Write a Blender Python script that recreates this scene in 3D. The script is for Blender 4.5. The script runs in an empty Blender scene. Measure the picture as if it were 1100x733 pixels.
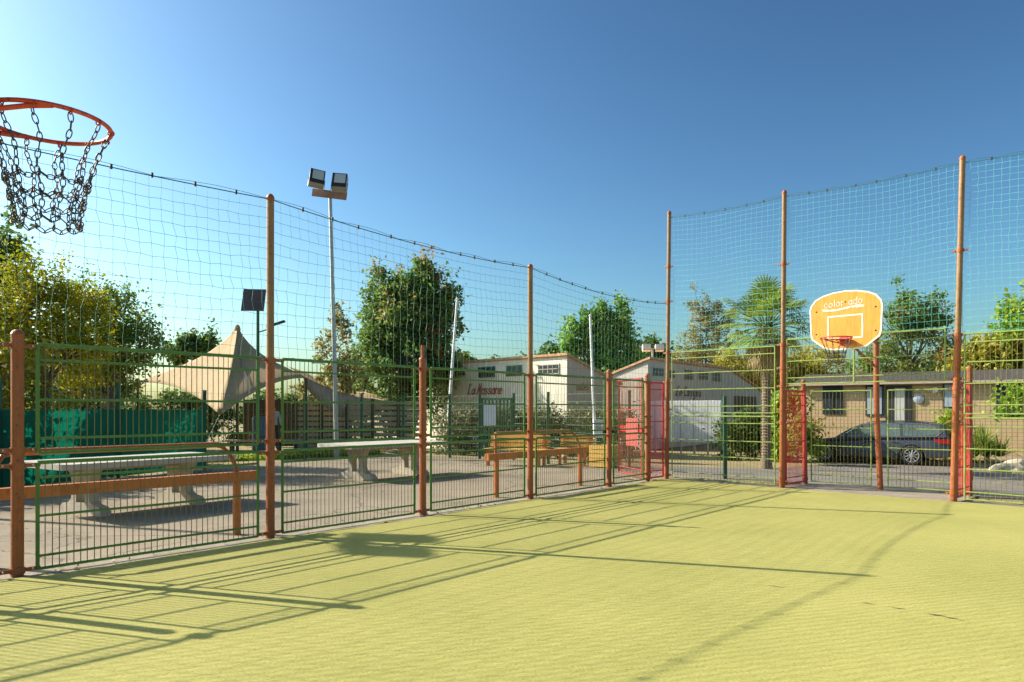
import bpy, bmesh, math, random
import numpy as np
from mathutils import Vector, Matrix, Euler

random.seed(7)
rng = np.random.default_rng(7)
R = math.radians
SC = bpy.context.scene
COL = SC.collection

# ------------------------------------------------------------------ camera
F = 778.0                      # focal length in pixels of an 1100 px wide picture
CAM_H = 1.5
cd = bpy.data.cameras.new('camera')
cam = bpy.data.objects.new('camera', cd)
COL.objects.link(cam)
cam.location = (0, 0, CAM_H)
cam.rotation_euler = (R(90), 0, 0)
cd.sensor_width = 36
cd.lens = 36 * F / 1100
cd.shift_y = 73.5 / 1100
cd.clip_start = 0.05
cd.clip_end = 3000
SC.camera = cam

# ------------------------------------------------------------------ sky and sun
SUN_EL = 32.2
TO_SUN = Vector((-0.95, 0.31, 0)).normalized()
w = bpy.data.worlds.new('World')
SC.world = w
w.use_nodes = True
nt = w.node_tree
bg = nt.nodes['Background']
sky = nt.nodes.new('ShaderNodeTexSky')
sky.sky_type = 'NISHITA'
sky.sun_disc = False
sky.sun_elevation = R(SUN_EL)
sky.sun_rotation = math.atan2(TO_SUN.x, TO_SUN.y)
sky.air_density = 1.0
sky.dust_density = 1.8
sky.ozone_density = 1.6
hs = nt.nodes.new('ShaderNodeHueSaturation'); hs.inputs['Saturation'].default_value = 1.0
tn = nt.nodes.new('ShaderNodeMix'); tn.data_type = 'RGBA'; tn.blend_type = 'MULTIPLY'; tn.inputs[0].default_value = 1.0
tn.inputs[7].default_value = (0.80, 1.03, 0.99, 1)
KS = 0.16
k1 = nt.nodes.new('ShaderNodeVectorMath'); k1.operation = 'SCALE'; k1.inputs['Scale'].default_value = KS
gm = nt.nodes.new('ShaderNodeGamma'); gm.inputs['Gamma'].default_value = 1.6
k2 = nt.nodes.new('ShaderNodeVectorMath'); k2.operation = 'SCALE'; k2.inputs['Scale'].default_value = 1 / KS
nt.links.new(sky.outputs[0], k1.inputs[0]); nt.links.new(k1.outputs[0], gm.inputs[0]); nt.links.new(gm.outputs[0], k2.inputs[0])
nt.links.new(k2.outputs[0], tn.inputs[6]); nt.links.new(tn.outputs[2], hs.inputs['Color'])
nt.links.new(hs.outputs[0], bg.inputs[0])
bg.inputs[1].default_value = 0.097
sd = bpy.data.lights.new('sun', 'SUN')
sd.energy = 4.2
sd.angle = R(0.5)
sd.color = (1.0, 0.93, 0.82)
sun = bpy.data.objects.new('sun', sd)
COL.objects.link(sun)
dirv = -(TO_SUN * math.cos(R(SUN_EL)) + Vector((0, 0, math.sin(R(SUN_EL)))))
sun.rotation_euler = dirv.to_track_quat('-Z', 'Y').to_euler()
sun.location = (-20, 5, 20)
SC.view_settings.view_transform = 'Standard'
SC.view_settings.look = 'None'
SC.view_settings.gamma = 1
SC.view_settings.exposure = 1.02
SC.view_settings.use_curve_mapping = False
try:
    SC.cycles.max_bounces = 6
    SC.cycles.transparent_max_bounces = 8
except Exception:
    pass

# ------------------------------------------------------------------ helpers
def at(px, d, z=0.0):
    return Vector(((px - 550) / F * d, d, z))

def hz(py, d):
    return CAM_H + (440 - py) * d / F

class MB:
    def __init__(s):
        s.v = []; s.f = []; s.c = []
    def quad_strip(s, ring_a, ring_b, close=True):
        n = len(ring_a)
        for i in range(n if close else n - 1):
            j = (i + 1) % n
            s.f.append((ring_a[i], ring_a[j], ring_b[j], ring_b[i]))
    def add(s, verts):
        b = len(s.v)
        s.v.extend([tuple(p) for p in verts])
        return list(range(b, b + len(verts)))
    def box(s, c, size, rot=None, taper=1.0):
        hx, hy, hz_ = size[0] / 2, size[1] / 2, size[2] / 2
        pts = []
        for z in (-hz_, hz_):
            k = taper if z > 0 else 1.0
            for x, y in ((-hx, -hy), (hx, -hy), (hx, hy), (-hx, hy)):
                p = Vector((x * k, y * k, z))
                if rot is not None:
                    p = rot @ p
                pts.append(p + Vector(c))
        i = s.add(pts)
        for f in ((0, 3, 2, 1), (4, 5, 6, 7), (0, 1, 5, 4), (1, 2, 6, 5), (2, 3, 7, 6), (3, 0, 4, 7)):
            s.f.append(tuple(i[k] for k in f))
        return s
    def tube(s, pts, r, n=8, caps=True, radii=None):
        pts = [Vector(p) for p in pts]
        rings = []
        up = None
        for k, p in enumerate(pts):
            if k == 0: t = pts[1] - pts[0]
            elif k == len(pts) - 1: t = pts[-1] - pts[-2]
            else: t = (pts[k + 1] - pts[k - 1])
            if t.length < 1e-9: t = Vector((0, 0, 1))
            t.normalize()
            if up is None:
                a = Vector((0, 0, 1)) if abs(t.z) < 0.9 else Vector((1, 0, 0))
                up = (a - t * a.dot(t)).normalized()
            else:
                up = (up - t * up.dot(t))
                if up.length < 1e-6:
                    a = Vector((0, 0, 1)) if abs(t.z) < 0.9 else Vector((1, 0, 0))
                    up = (a - t * a.dot(t))
                up.normalize()
            sd_ = t.cross(up)
            rr = radii[k] if radii else r
            rings.append(s.add([p + (up * math.cos(2 * math.pi * i / n) + sd_ * math.sin(2 * math.pi * i / n)) * rr for i in range(n)]))
        for a, b in zip(rings[:-1], rings[1:]):
            s.quad_strip(a, b)
        if caps:
            s.f.append(tuple(reversed(rings[0])))
            s.f.append(tuple(rings[-1]))
        return s
    def lathe(s, prof, c=(0, 0, 0), n=16, axis='Z'):
        rings = []
        for r, z in prof:
            ring = []
            for i in range(n):
                a = 2 * math.pi * i / n
                if axis == 'Z': p = (c[0] + r * math.cos(a), c[1] + r * math.sin(a), c[2] + z)
                elif axis == 'Y': p = (c[0] + r * math.cos(a), c[1] + z, c[2] + r * math.sin(a))
                else: p = (c[0] + z, c[1] + r * math.cos(a), c[2] + r * math.sin(a))
                ring.append(p)
            rings.append(s.add(ring))
        for a, b in zip(rings[:-1], rings[1:]):
            s.quad_strip(a, b)
        s.f.append(tuple(reversed(rings[0]))); s.f.append(tuple(rings[-1]))
        return s
    def poly(s, pts):
        s.f.append(tuple(s.add(pts)))
        return s
    def prism(s, pts, vec):
        """closed planar outline extruded along vec"""
        vec = Vector(vec)
        a = s.add(pts); b = s.add([Vector(p) + vec for p in pts])
        s.f.append(tuple(reversed(a))); s.f.append(tuple(b))
        s.quad_strip(a, b)
        return s
    def torus(s, c, Rr, r, n=16, m=8, mat=None):
        rings = []
        for i in range(n):
            a = 2 * math.pi * i / n
            ring = []
            for j in range(m):
                b = 2 * math.pi * j / m
                p = Vector(((Rr + r * math.cos(b)) * math.cos(a), (Rr + r * math.cos(b)) * math.sin(a), r * math.sin(b)))
                if mat is not None: p = mat @ p
                ring.append(p + Vector(c))
            rings.append(s.add(ring))
        for i in range(n):
            s.quad_strip(rings[i], rings[(i + 1) % n])
        return s
    def build(s, name, mat, parent=None, smooth=False, fixn=True):
        me = bpy.data.meshes.new(name)
        me.from_pydata(s.v, [], s.f)
        if fixn:
            bm = bmesh.new(); bm.from_mesh(me)
            bmesh.ops.recalc_face_normals(bm, faces=bm.faces)
            bm.to_mesh(me); bm.free()
        me.materials.append(mat)
        if smooth:
            me.polygons.foreach_set('use_smooth', [True] * len(me.polygons))
        me.update()
        o = bpy.data.objects.new(name, me)
        COL.objects.link(o)
        if parent: o.parent = parent
        return o

def tag(o, label=None, cat=None, group=None, kind=None):
    if label: o['label'] = label
    if cat: o['category'] = cat
    if group: o['group'] = group
    if kind: o['kind'] = kind
    return o

def thing(name, label, cat, loc=(0, 0, 0), rz=0.0, group=None):
    o = bpy.data.objects.new(name, None)
    COL.objects.link(o)
    o.location = loc
    o.rotation_euler = (0, 0, rz)
    o.empty_display_size = 0.2
    return tag(o, label, cat, group)

def dup(root, loc, rz, label=None, name=None):
    r = root.copy(); COL.objects.link(r); r.location = loc; r.rotation_euler = (0, 0, rz)
    if label: r['label'] = label
    for ch in list(root.children):
        c = ch.copy(); COL.objects.link(c); c.parent = r
        for g in list(ch.children):
            d = g.copy(); COL.objects.link(d); d.parent = c
    return r

# ------------------------------------------------------------------ materials
def newmat(name):
    m = bpy.data.materials.new(name); m.use_nodes = True
    n = m.node_tree
    b = n.nodes['Principled BSDF']
    return m, n, b

def noise_col(n, scale, cols, detail=4, coord='Object', rough=0.6, stops=None, vec_scale=None):
    tc = n.nodes.new('ShaderNodeTexCoord')
    nz = n.nodes.new('ShaderNodeTexNoise'); nz.inputs['Scale'].default_value = scale; nz.inputs['Detail'].default_value = detail
    nz.inputs['Roughness'].default_value = rough
    if vec_scale:
        mp = n.nodes.new('ShaderNodeMapping'); mp.inputs['Scale'].default_value = vec_scale
        n.links.new(tc.outputs[coord], mp.inputs[0]); n.links.new(mp.outputs[0], nz.inputs['Vector'])
    else:
        n.links.new(tc.outputs[coord], nz.inputs['Vector'])
    rp = n.nodes.new('ShaderNodeValToRGB')
    stops = stops or ([0.3, 0.7] if len(cols) == 2 else [0.3 + 0.4 * i / (len(cols) - 1) for i in range(len(cols))])
    while len(rp.color_ramp.elements) < len(cols): rp.color_ramp.elements.new(0.5)
    for e, c, p in zip(rp.color_ramp.elements, cols, stops):
        e.position = p; e.color = (*c, 1)
    n.links.new(nz.outputs[0], rp.inputs[0])
    return rp.outputs[0], nz

def mixc(n, a, b, fac, mode='MIX'):
    m = n.nodes.new('ShaderNodeMix'); m.data_type = 'RGBA'; m.blend_type = mode
    for s_, v in ((m.inputs[6], a), (m.inputs[7], b)):
        if isinstance(v, tuple): s_.default_value = (*v, 1)
        else: n.links.new(v, s_)
    if isinstance(fac, (int, float)): m.inputs[0].default_value = fac
    else: n.links.new(fac, m.inputs[0])
    return m.outputs[2]

def bump(n, b, src, strength=0.3, dist=0.01):
    bp = n.nodes.new('ShaderNodeBump'); bp.inputs['Strength'].default_value = strength; bp.inputs['Distance'].default_value = dist
    n.links.new(src, bp.inputs['Height']); n.links.new(bp.outputs[0], b.inputs['Normal'])

def mat_noise(name, cols, scale=3, rough=0.6, metal=0.0, bmp=0.0, bdist=0.005, detail=5, vec_scale=None, spec=0.5, stops=None, coord='Object'):
    m, n, b = newmat(name)
    c, nz = noise_col(n, scale, cols, detail, coord=coord, vec_scale=vec_scale, stops=stops)
    n.links.new(c, b.inputs['Base Color'])
    b.inputs['Roughness'].default_value = rough; b.inputs['Metallic'].default_value = metal
    b.inputs['Specular IOR Level'].default_value = spec
    if bmp: bump(n, b, nz.outputs[0], bmp, bdist)
    return m

def stained(name, c1, c2, dirt, sc=1.2, rough=.85, amt=.55, streak=True, trans=0.0):
    m, n, b = newmat(name)
    c, nz = noise_col(n, sc, [c1, c2], 7)
    st, _ = noise_col(n, 3.0, [(0, 0, 0), (1, 1, 1)], 7, rough=.7, vec_scale=(3, 3, .35) if streak else None, stops=[.48, .75])
    c = mixc(n, c, dirt, mixc(n, (0, 0, 0), st, amt))
    sp, n3 = noise_col(n, 18, [(.86, .86, .86), (1.06, 1.06, 1.06)], 6)
    c = mixc(n, c, sp, .8, 'MULTIPLY')
    n.links.new(c, b.inputs['Base Color']); b.inputs['Roughness'].default_value = rough
    bump(n, b, n3.outputs[0], .3, .006)
    if trans:
        tr = n.nodes.new('ShaderNodeBsdfTranslucent'); n.links.new(c, tr.inputs[0])
        mx = n.nodes.new('ShaderNodeMixShader'); mx.inputs[0].default_value = trans
        n.links.new(b.outputs[0], mx.inputs[1]); n.links.new(tr.outputs[0], mx.inputs[2]); n.links.new(mx.outputs[0], n.nodes['Material Output'].inputs[0])
    return m

def leaf_mat(name, cols, trans=0.35, rough=0.55):
    m, n, b = newmat(name)
    at_ = n.nodes.new('ShaderNodeAttribute'); at_.attribute_name = 'tint'
    rp = n.nodes.new('ShaderNodeValToRGB')
    while len(rp.color_ramp.elements) < len(cols): rp.color_ramp.elements.new(0.5)
    for i, (e, c) in enumerate(zip(rp.color_ramp.elements, cols)):
        e.position = i / (len(cols) - 1); e.color = (*c, 1)
    n.links.new(at_.outputs['Fac'], rp.inputs[0])
    n.links.new(rp.outputs[0], b.inputs['Base Color'])
    b.inputs['Roughness'].default_value = rough
    b.inputs['Specular IOR Level'].default_value = 0.3
    tr = n.nodes.new('ShaderNodeBsdfTranslucent')
    n.links.new(mixc(n, rp.outputs[0], (0.9, 1.0, 0.25), 0.35, 'MULTIPLY'), tr.inputs[0])
    br = n.nodes.new('ShaderNodeMixShader'); br.inputs[0].default_value = trans
    n.links.new(b.outputs[0], br.inputs[1]); n.links.new(tr.outputs[0], br.inputs[2])
    n.links.new(br.outputs[0], n.nodes['Material Output'].inputs[0])
    return m

def painted(name, cols, rust=(0.16, 0.06, 0.03), amount=.59, rough=.42, stops=None):
    m, n, b = newmat(name)
    c, nz = noise_col(n, 4, cols, 6, stops=stops)
    st, _ = noise_col(n, 6, [(0.72, 0.70, 0.68), (1.08, 1.08, 1.08)], 6, vec_scale=(7, 7, .6), stops=[0.3, 0.6])
    c = mixc(n, c, st, 0.8, 'MULTIPLY')
    ch, n2 = noise_col(n, 26, [(0, 0, 0), (1, 1, 1)], 6, rough=.7, stops=[amount, amount + .03])
    c = mixc(n, c, rust, ch)
    ft, _ = noise_col(n, 2.2, [(0, 0, 0), (1, 1, 1)], 5, stops=[.52, .75])
    c = mixc(n, c, tuple(min(1, v * 1.5 + .05) for v in cols[0]), mixc(n, (0, 0, 0), ft, .15))
    n.links.new(c, b.inputs['Base Color'])
    rr, _ = noise_col(n, 8, [(rough - .1,) * 3, (rough + .25,) * 3], 4)
    n.links.new(rr, b.inputs['Roughness'])
    bump(n, b, n2.outputs[0], .15, .002)
    return m
M = {}
M['post'] = painted('post_paint', [(0.31, 0.078, 0.018), (0.38, 0.105, 0.025), (0.21, 0.05, 0.018)], (0.14, 0.06, 0.035), 0.585, stops=[0.3, 0.55, 0.75])
M['green'] = painted('green_paint', [(0.060, 0.16, 0.018), (0.09, 0.215, 0.028), (0.05, 0.12, 0.02)], (0.14, 0.06, 0.035), 0.66, stops=[0.3, 0.55, 0.75])
M['green_sunlit'] = painted('sunlit_green_paint', [(0.22, 0.30, 0.06), (0.30, 0.38, 0.09), (0.16, 0.22, 0.05)], (0.14, 0.06, 0.035), 0.66, stops=[0.3, 0.55, 0.75])  # the green fence paint again, with sunlight put into the colour
M['dgreen'] = painted('dark_green_paint', [(0.012, 0.10, 0.055), (0.02, 0.13, 0.07)], (0.14, 0.06, 0.035), 0.68)
M['bar'] = mat_noise('bar_paint', [(0.13, 0.13, 0.035), (0.20, 0.19, 0.06), (0.16, 0.10, 0.04)], 6, 0.45)
M['red'] = painted('red_paint', [(0.55, 0.02, 0.03), (0.66, 0.035, 0.04), (0.42, 0.03, 0.03)], (0.14, 0.06, 0.035), 0.585, stops=[0.3, 0.55, 0.75])
M['ring'] = painted('ring_paint', [(0.55, 0.055, 0.03), (0.66, 0.09, 0.045), (0.36, 0.10, 0.05)], (0.14, 0.06, 0.035), 0.585, stops=[0.3, 0.55, 0.75])
M['red2'] = painted('faded_red_paint', [(0.36, 0.04, 0.035), (0.44, 0.06, 0.05), (0.30, 0.04, 0.035)], stops=[.3, .55, .75])
M['steel'] = mat_noise('galvanised_bolts', [(0.33, 0.24, 0.18), (0.45, 0.38, 0.32)], 20, 0.45, metal=0.6)
M['chain'] = mat_noise('chain_metal', [(0.06, 0.055, 0.07), (0.12, 0.085, 0.075)], 30, 0.5, metal=0.4)
M['net'] = mat_noise('net_cord_sunlit', [(0.09, 0.42, 0.34), (0.14, 0.54, 0.46)], 3, 0.6)  # net cord with sunlight put into its paler colour
M['rope'] = mat_noise('net_rope', [(0.02, 0.10, 0.07), (0.03, 0.16, 0.10)], 3, 0.6)
M['galv'] = mat_noise('galvanised_pole', [(0.36, 0.37, 0.36), (0.46, 0.46, 0.44)], 3, 0.4, metal=0.35)
M['white'] = mat_noise('white_paint', [(0.78, 0.77, 0.74), (0.84, 0.83, 0.80)], 3, 0.45)
M['black'] = mat_noise('black_plastic', [(0.02, 0.02, 0.022), (0.035, 0.035, 0.035)], 4, 0.5)
M['rust'] = mat_noise('rusted_plate', [(0.24, 0.13, 0.10), (0.34, 0.21, 0.16)], 6, 0.6)
M['concrete'] = stained('pale_concrete', (0.44, 0.38, 0.29), (0.56, 0.49, 0.38), (0.22, 0.19, 0.14), 5, amt=.6, streak=False)
M['tabletop'] = stained('table_slab', (0.42, 0.38, 0.31), (0.54, 0.49, 0.41), (0.26, 0.23, 0.18), 4, .7, .6, streak=False)
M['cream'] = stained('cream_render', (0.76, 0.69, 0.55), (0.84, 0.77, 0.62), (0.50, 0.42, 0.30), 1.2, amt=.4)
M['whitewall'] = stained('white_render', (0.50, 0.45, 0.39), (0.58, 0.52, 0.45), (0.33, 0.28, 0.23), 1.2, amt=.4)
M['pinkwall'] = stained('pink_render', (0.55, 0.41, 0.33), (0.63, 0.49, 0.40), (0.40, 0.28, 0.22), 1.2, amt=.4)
M['tile'] = mat_noise('roof_tile', [(0.42, 0.17, 0.08), (0.55, 0.30, 0.16), (0.60, 0.42, 0.26)], 5, 0.85, bmp=0.5, bdist=0.03)
M['glass'] = mat_noise('dark_glass', [(0.02, 0.025, 0.03), (0.035, 0.045, 0.05)], 2, 0.35, spec=0.25)
M['lamp_glass'] = mat_noise('lamp_glass', [(0.45, 0.48, 0.47), (0.55, 0.58, 0.56)], 2, 0.12)
M['yellow'] = mat_noise('yellow_wood', [(0.62, 0.34, 0.06), (0.74, 0.45, 0.10), (0.50, 0.27, 0.06)], 4, 0.6, vec_scale=(1, 1, 8), stops=[0.3, 0.6, 0.8])
M['orangewood'] = painted('orange_wood', [(0.40, 0.11, 0.022), (0.48, 0.15, 0.035), (0.30, 0.08, 0.02)], (0.18, 0.07, 0.03), 0.62, stops=[0.3, 0.55, 0.75])
M['board'] = painted('board_orange', [(0.80, 0.315, 0.035), (0.85, 0.36, 0.05)], (0.45, 0.22, 0.05), 0.7)
M['boardwhite'] = mat_noise('board_white', [(0.82, 0.78, 0.62), (0.86, 0.82, 0.68)], 4, 0.5)
M['bark'] = mat_noise('bark', [(0.10, 0.075, 0.05), (0.22, 0.17, 0.12)], 9, 0.9, bmp=0.6, bdist=0.03, vec_scale=(3, 3, 0.8))
M['palmbark'] = mat_noise('palm_bark', [(0.13, 0.09, 0.06), (0.30, 0.22, 0.15)], 8, 0.9, bmp=0.8, bdist=0.04, vec_scale=(2, 2, 4))
M['canvas'] = stained('beige_canvas', (0.56, 0.40, 0.215), (0.64, 0.47, 0.265), (0.42, 0.29, 0.16), .9, amt=.45, trans=.3)
M['canvas_seam_shade'] = mat_noise('seam_and_shade_canvas', [(0.30, 0.24, 0.20), (0.36, 0.29, 0.24)], 2, 0.8)  # darker canvas: seam tone, and shade painted onto the sail's side
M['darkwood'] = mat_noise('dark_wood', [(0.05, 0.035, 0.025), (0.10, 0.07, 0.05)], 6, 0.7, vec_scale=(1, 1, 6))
M['slat'] = mat_noise('weathered_slats', [(0.34, 0.25, 0.17), (0.48, 0.38, 0.27), (0.28, 0.19, 0.13)], 4, 0.8, vec_scale=(1, 1, 7), stops=[0.3, 0.6, 0.8])
M['screen'] = mat_noise('green_shade_cloth', [(0.006, 0.15, 0.10), (0.012, 0.22, 0.15)], 2, 0.8, bmp=0.3, bdist=0.02)
M['siding'] = None
M['roofgrey'] = mat_noise('grey_roof', [(0.06, 0.05, 0.045), (0.10, 0.09, 0.08)], 6, 0.95, bmp=0.3, spec=0.1)
M['bluegrey'] = mat_noise('blue_grey_panel', [(0.30, 0.36, 0.42), (0.38, 0.44, 0.5)], 2, 0.4)
M['curtain'] = mat_noise('pale_curtain', [(0.42, 0.42, 0.38), (0.60, 0.60, 0.55)], 3, 0.3, vec_scale=(14, 1, 0.5))
M['car'] = mat_noise('dark_car_paint', [(0.06, 0.072, 0.09), (0.075, 0.088, 0.11)], 2, 0.28, metal=0.35)
M['carlow'] = mat_noise('dusty_car_paint', [(0.05, 0.052, 0.055), (0.075, 0.072, 0.068)], 3, 0.35, metal=0.2)
M['carglass'] = mat_noise('car_glass', [(0.07, 0.10, 0.095), (0.12, 0.16, 0.15)], 3, 0.05)
M['chrome'] = mat_noise('chrome', [(0.6, 0.6, 0.6), (0.7, 0.7, 0.7)], 2, 0.2, metal=0.9)
M['tyre'] = mat_noise('tyre', [(0.02, 0.02, 0.02), (0.045, 0.042, 0.04)], 8, 0.85)
M['rim'] = mat_noise('alloy', [(0.40, 0.40, 0.41), (0.52, 0.52, 0.52)], 5, 0.35, metal=0.6)
M['tail'] = mat_noise('tail_lamp', [(0.55, 0.01, 0.015), (0.65, 0.02, 0.02)], 5, 0.15)
M['headl'] = mat_noise('head_lamp', [(0.65, 0.68, 0.7), (0.8, 0.8, 0.8)], 5, 0.1)
M['boulder'] = mat_noise('boulder', [(0.42, 0.35, 0.24), (0.60, 0.52, 0.38)], 3, 0.9, bmp=0.6, bdist=0.05)
M['redtext'] = mat_noise('red_lettering', [(0.36, 0.05, 0.04), (0.42, 0.07, 0.05)], 5, 0.6)
M['darktext'] = mat_noise('dark_lettering', [(0.05, 0.035, 0.035), (0.08, 0.05, 0.05)], 5, 0.6)
M['skin'] = mat_noise('skin', [(0.55, 0.32, 0.24), (0.6, 0.36, 0.27)], 4, 0.5)
M['shirt'] = mat_noise('pale_blue_cloth', [(0.42, 0.50, 0.60), (0.5, 0.58, 0.68)], 8, 0.8)
M['trousers'] = mat_noise('dark_cloth', [(0.02, 0.022, 0.03), (0.035, 0.035, 0.045)], 8, 0.8)
M['hair'] = mat_noise('hair', [(0.03, 0.02, 0.015), (0.06, 0.04, 0.03)], 20, 0.6)
M['wire'] = mat_noise('wire_green', [(0.03, 0.14, 0.08), (0.05, 0.18, 0.10)], 4, 0.5)
M['wiregrey'] = mat_noise('wire_grey', [(0.16, 0.14, 0.10), (0.22, 0.19, 0.14)], 4, 0.5)
M['solar'] = mat_noise('solar_panel_back', [(0.10, 0.06, 0.055), (0.14, 0.09, 0.08)], 4, 0.5)
M['blue'] = mat_noise('blue_plastic', [(0.06, 0.13, 0.20), (0.09, 0.17, 0.26)], 4, 0.4)

# siding: planks across the wall of the mobile home
def siding():
    m, n, b = newmat('tan_siding')
    c, nz = noise_col(n, 2.5, [(0.52, 0.35, 0.19), (0.62, 0.43, 0.25)], 5)
    tc = n.nodes.new('ShaderNodeTexCoord'); sp = n.nodes.new('ShaderNodeSeparateXYZ'); n.links.new(tc.outputs['Object'], sp.inputs[0])
    mt = n.nodes.new('ShaderNodeMath'); mt.operation = 'MULTIPLY'; mt.inputs[1].default_value = 7.5; n.links.new(sp.outputs[2], mt.inputs[0])
    fr = n.nodes.new('ShaderNodeMath'); fr.operation = 'FRACT'; n.links.new(mt.outputs[0], fr.inputs[0])
    lt = n.nodes.new('ShaderNodeMath'); lt.operation = 'LESS_THAN'; lt.inputs[1].default_value = 0.09; n.links.new(fr.outputs[0], lt.inputs[0])
    n.links.new(mixc(n, c, (0.22, 0.15, 0.09), lt.outputs[0]), b.inputs['Base Color'])
    b.inputs['Roughness'].default_value = 0.75
    bump(n, b, fr.outputs[0], 0.6, 0.02)
    return m
M['siding'] = siding()
def shade_cloth_mat():
    m, n, b = newmat('green_shade_cloth')
    c, nz = noise_col(n, 2.0, [(0.003, 0.055, 0.035), (0.006, 0.085, 0.055)], 5)
    n.links.new(c, b.inputs['Base Color']); b.inputs['Roughness'].default_value = .85
    tr = n.nodes.new('ShaderNodeBsdfTranslucent'); tr.inputs[0].default_value = (0.004, 0.20, 0.115, 1)
    mx = n.nodes.new('ShaderNodeMixShader'); mx.inputs[0].default_value = .35
    n.links.new(b.outputs[0], mx.inputs[1]); n.links.new(tr.outputs[0], mx.inputs[2]); n.links.new(mx.outputs[0], n.nodes['Material Output'].inputs[0])
    return m
M['screen'] = shade_cloth_mat()
def banner_mat():
    m, n, b = newmat('white_banner_sheet')
    b.inputs['Base Color'].default_value = (.86, .86, .84, 1)
    tr = n.nodes.new('ShaderNodeBsdfTranslucent'); tr.inputs[0].default_value = (.9, .9, .88, 1)
    mx = n.nodes.new('ShaderNodeMixShader'); mx.inputs[0].default_value = .5
    n.links.new(b.outputs[0], mx.inputs[1]); n.links.new(tr.outputs[0], mx.inputs[2]); n.links.new(mx.outputs[0], n.nodes['Material Output'].inputs[0])
    return m
M['banner'] = banner_mat()
M['postup'] = painted('weathered_post_paint', [(0.25, 0.125, 0.045), (0.32, 0.165, 0.06), (0.19, 0.10, 0.045)], (0.14, 0.06, 0.035), 0.585, stops=[0.3, 0.55, 0.75])
M['net_backlit'] = mat_noise('net_cord_backlit', [(0.015, 0.16, 0.10), (0.03, 0.24, 0.16)], 3, 0.6)  # same cord, its backlit darkness put into the colour

def turf():
    m, n, b = newmat('artificial_turf')
    base, _ = noise_col(n, 0.55, [(0.345, 0.325, 0.092), (0.425, 0.385, 0.12)], 7, stops=[0.32, 0.68])
    fine, nf = noise_col(n, 55, [(0.58, 0.60, 0.50), (1.0, 1.0, 1.0), (1.25, 1.22, 1.3)], 3, stops=[0.25, 0.5, 0.78])
    fleck, _ = noise_col(n, 9, [(0.90, 0.90, 0.85), (1.06, 1.05, 1.1)], 6, rough=0.75, stops=[0.35, 0.7], vec_scale=(0.6, 2.2, 1))
    c = mixc(n, base, fine, 0.75, 'MULTIPLY')
    c = mixc(n, c, fleck, 1.0, 'MULTIPLY')
    # sand infill patches
    pt, _ = noise_col(n, 2.3, [(0, 0, 0), (1, 1, 1)], 8, rough=0.7, stops=[0.60, 0.85])
    c = mixc(n, c, (0.50, 0.43, 0.22), mixc(n, (0, 0, 0), pt, 0.65))
    n.links.new(c, b.inputs['Base Color'])
    b.inputs['Roughness'].default_value = 0.9
    b.inputs['Specular IOR Level'].default_value = 0.15
    # rows of the pile: a fine ripple across the court
    tc = n.nodes.new('ShaderNodeTexCoord')
    wv = n.nodes.new('ShaderNodeTexWave'); wv.inputs['Scale'].default_value = 4.2; wv.inputs['Distortion'].default_value = 3.0
    wv.inputs['Detail'].default_value = 3; wv.inputs['Detail Scale'].default_value = 2
    mp = n.nodes.new('ShaderNodeMapping'); mp.inputs['Rotation'].default_value = (0, 0, R(72))
    n.links.new(tc.outputs['Object'], mp.inputs[0]); n.links.new(mp.outputs[0], wv.inputs['Vector'])
    ad = n.nodes.new('ShaderNodeMath'); ad.operation = 'MULTIPLY_ADD'; ad.inputs[1].default_value = 0.6
    n.links.new(wv.outputs[1], ad.inputs[0]); n.links.new(nf.outputs[0], ad.inputs[2])
    bump(n, b, ad.outputs[0], 0.38, 0.010)
    return m
M['turf'] = turf()

def ground_mat(name, c1, c2, speck, sc=0.35, fine=40, rough=0.9, crack=False):
    m, n, b = newmat(name)
    base, _ = noise_col(n, sc, [c1, c2], 7, rough=0.65)
    fn, nf = noise_col(n, fine, [(0.72, 0.72, 0.72), (1, 1, 1), (1.25, 1.22, 1.18)], 4, stops=[0.3, 0.5, 0.72])
    c = mixc(n, base, fn, 0.8, 'MULTIPLY')
    sp, _ = noise_col(n, 3.1, [(0, 0, 0), (1, 1, 1)], 8, rough=0.7, stops=[0.55, 0.8])
    c = mixc(n, c, speck, mixc(n, (0, 0, 0), sp, 0.5))
    if crack:
        tc = n.nodes.new('ShaderNodeTexCoord'); vo = n.nodes.new('ShaderNodeTexVoronoi'); vo.feature = 'DISTANCE_TO_EDGE'; vo.inputs['Scale'].default_value = .42
        nz2 = n.nodes.new('ShaderNodeTexNoise'); nz2.inputs['Scale'].default_value = 1.6; nz2.inputs['Detail'].default_value = 6
        n.links.new(tc.outputs['Object'], nz2.inputs['Vector'])
        va = n.nodes.new('ShaderNodeVectorMath'); va.operation = 'MULTIPLY_ADD'; va.inputs[1].default_value = (.9, .9, .9)
        n.links.new(nz2.outputs['Color'], va.inputs[0]); n.links.new(tc.outputs['Object'], va.inputs[2]); n.links.new(va.outputs[0], vo.inputs['Vector'])
        lt = n.nodes.new('ShaderNodeMath'); lt.operation = 'LESS_THAN'; lt.inputs[1].default_value = .006; n.links.new(vo.outputs['Distance'], lt.inputs[0])
        ml = n.nodes.new('ShaderNodeMath'); ml.operation = 'MULTIPLY'; ml.inputs[1].default_value = .7; n.links.new(lt.outputs[0], ml.inputs[0])
        c = mixc(n, c, (.06, .05, .04), ml.outputs[0])
        bl, _ = noise_col(n, .5, [(.72, .72, .72), (1.08, 1.08, 1.08)], 3, stops=[.35, .5])
        c = mixc(n, c, bl, .7, 'MULTIPLY')
    n.links.new(c, b.inputs['Base Color'])
    b.inputs['Roughness'].default_value = rough
    b.inputs['Specular IOR Level'].default_value = 0.25
    bump(n, b, nf.outputs[0], 0.5, 0.01)
    return m
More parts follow.
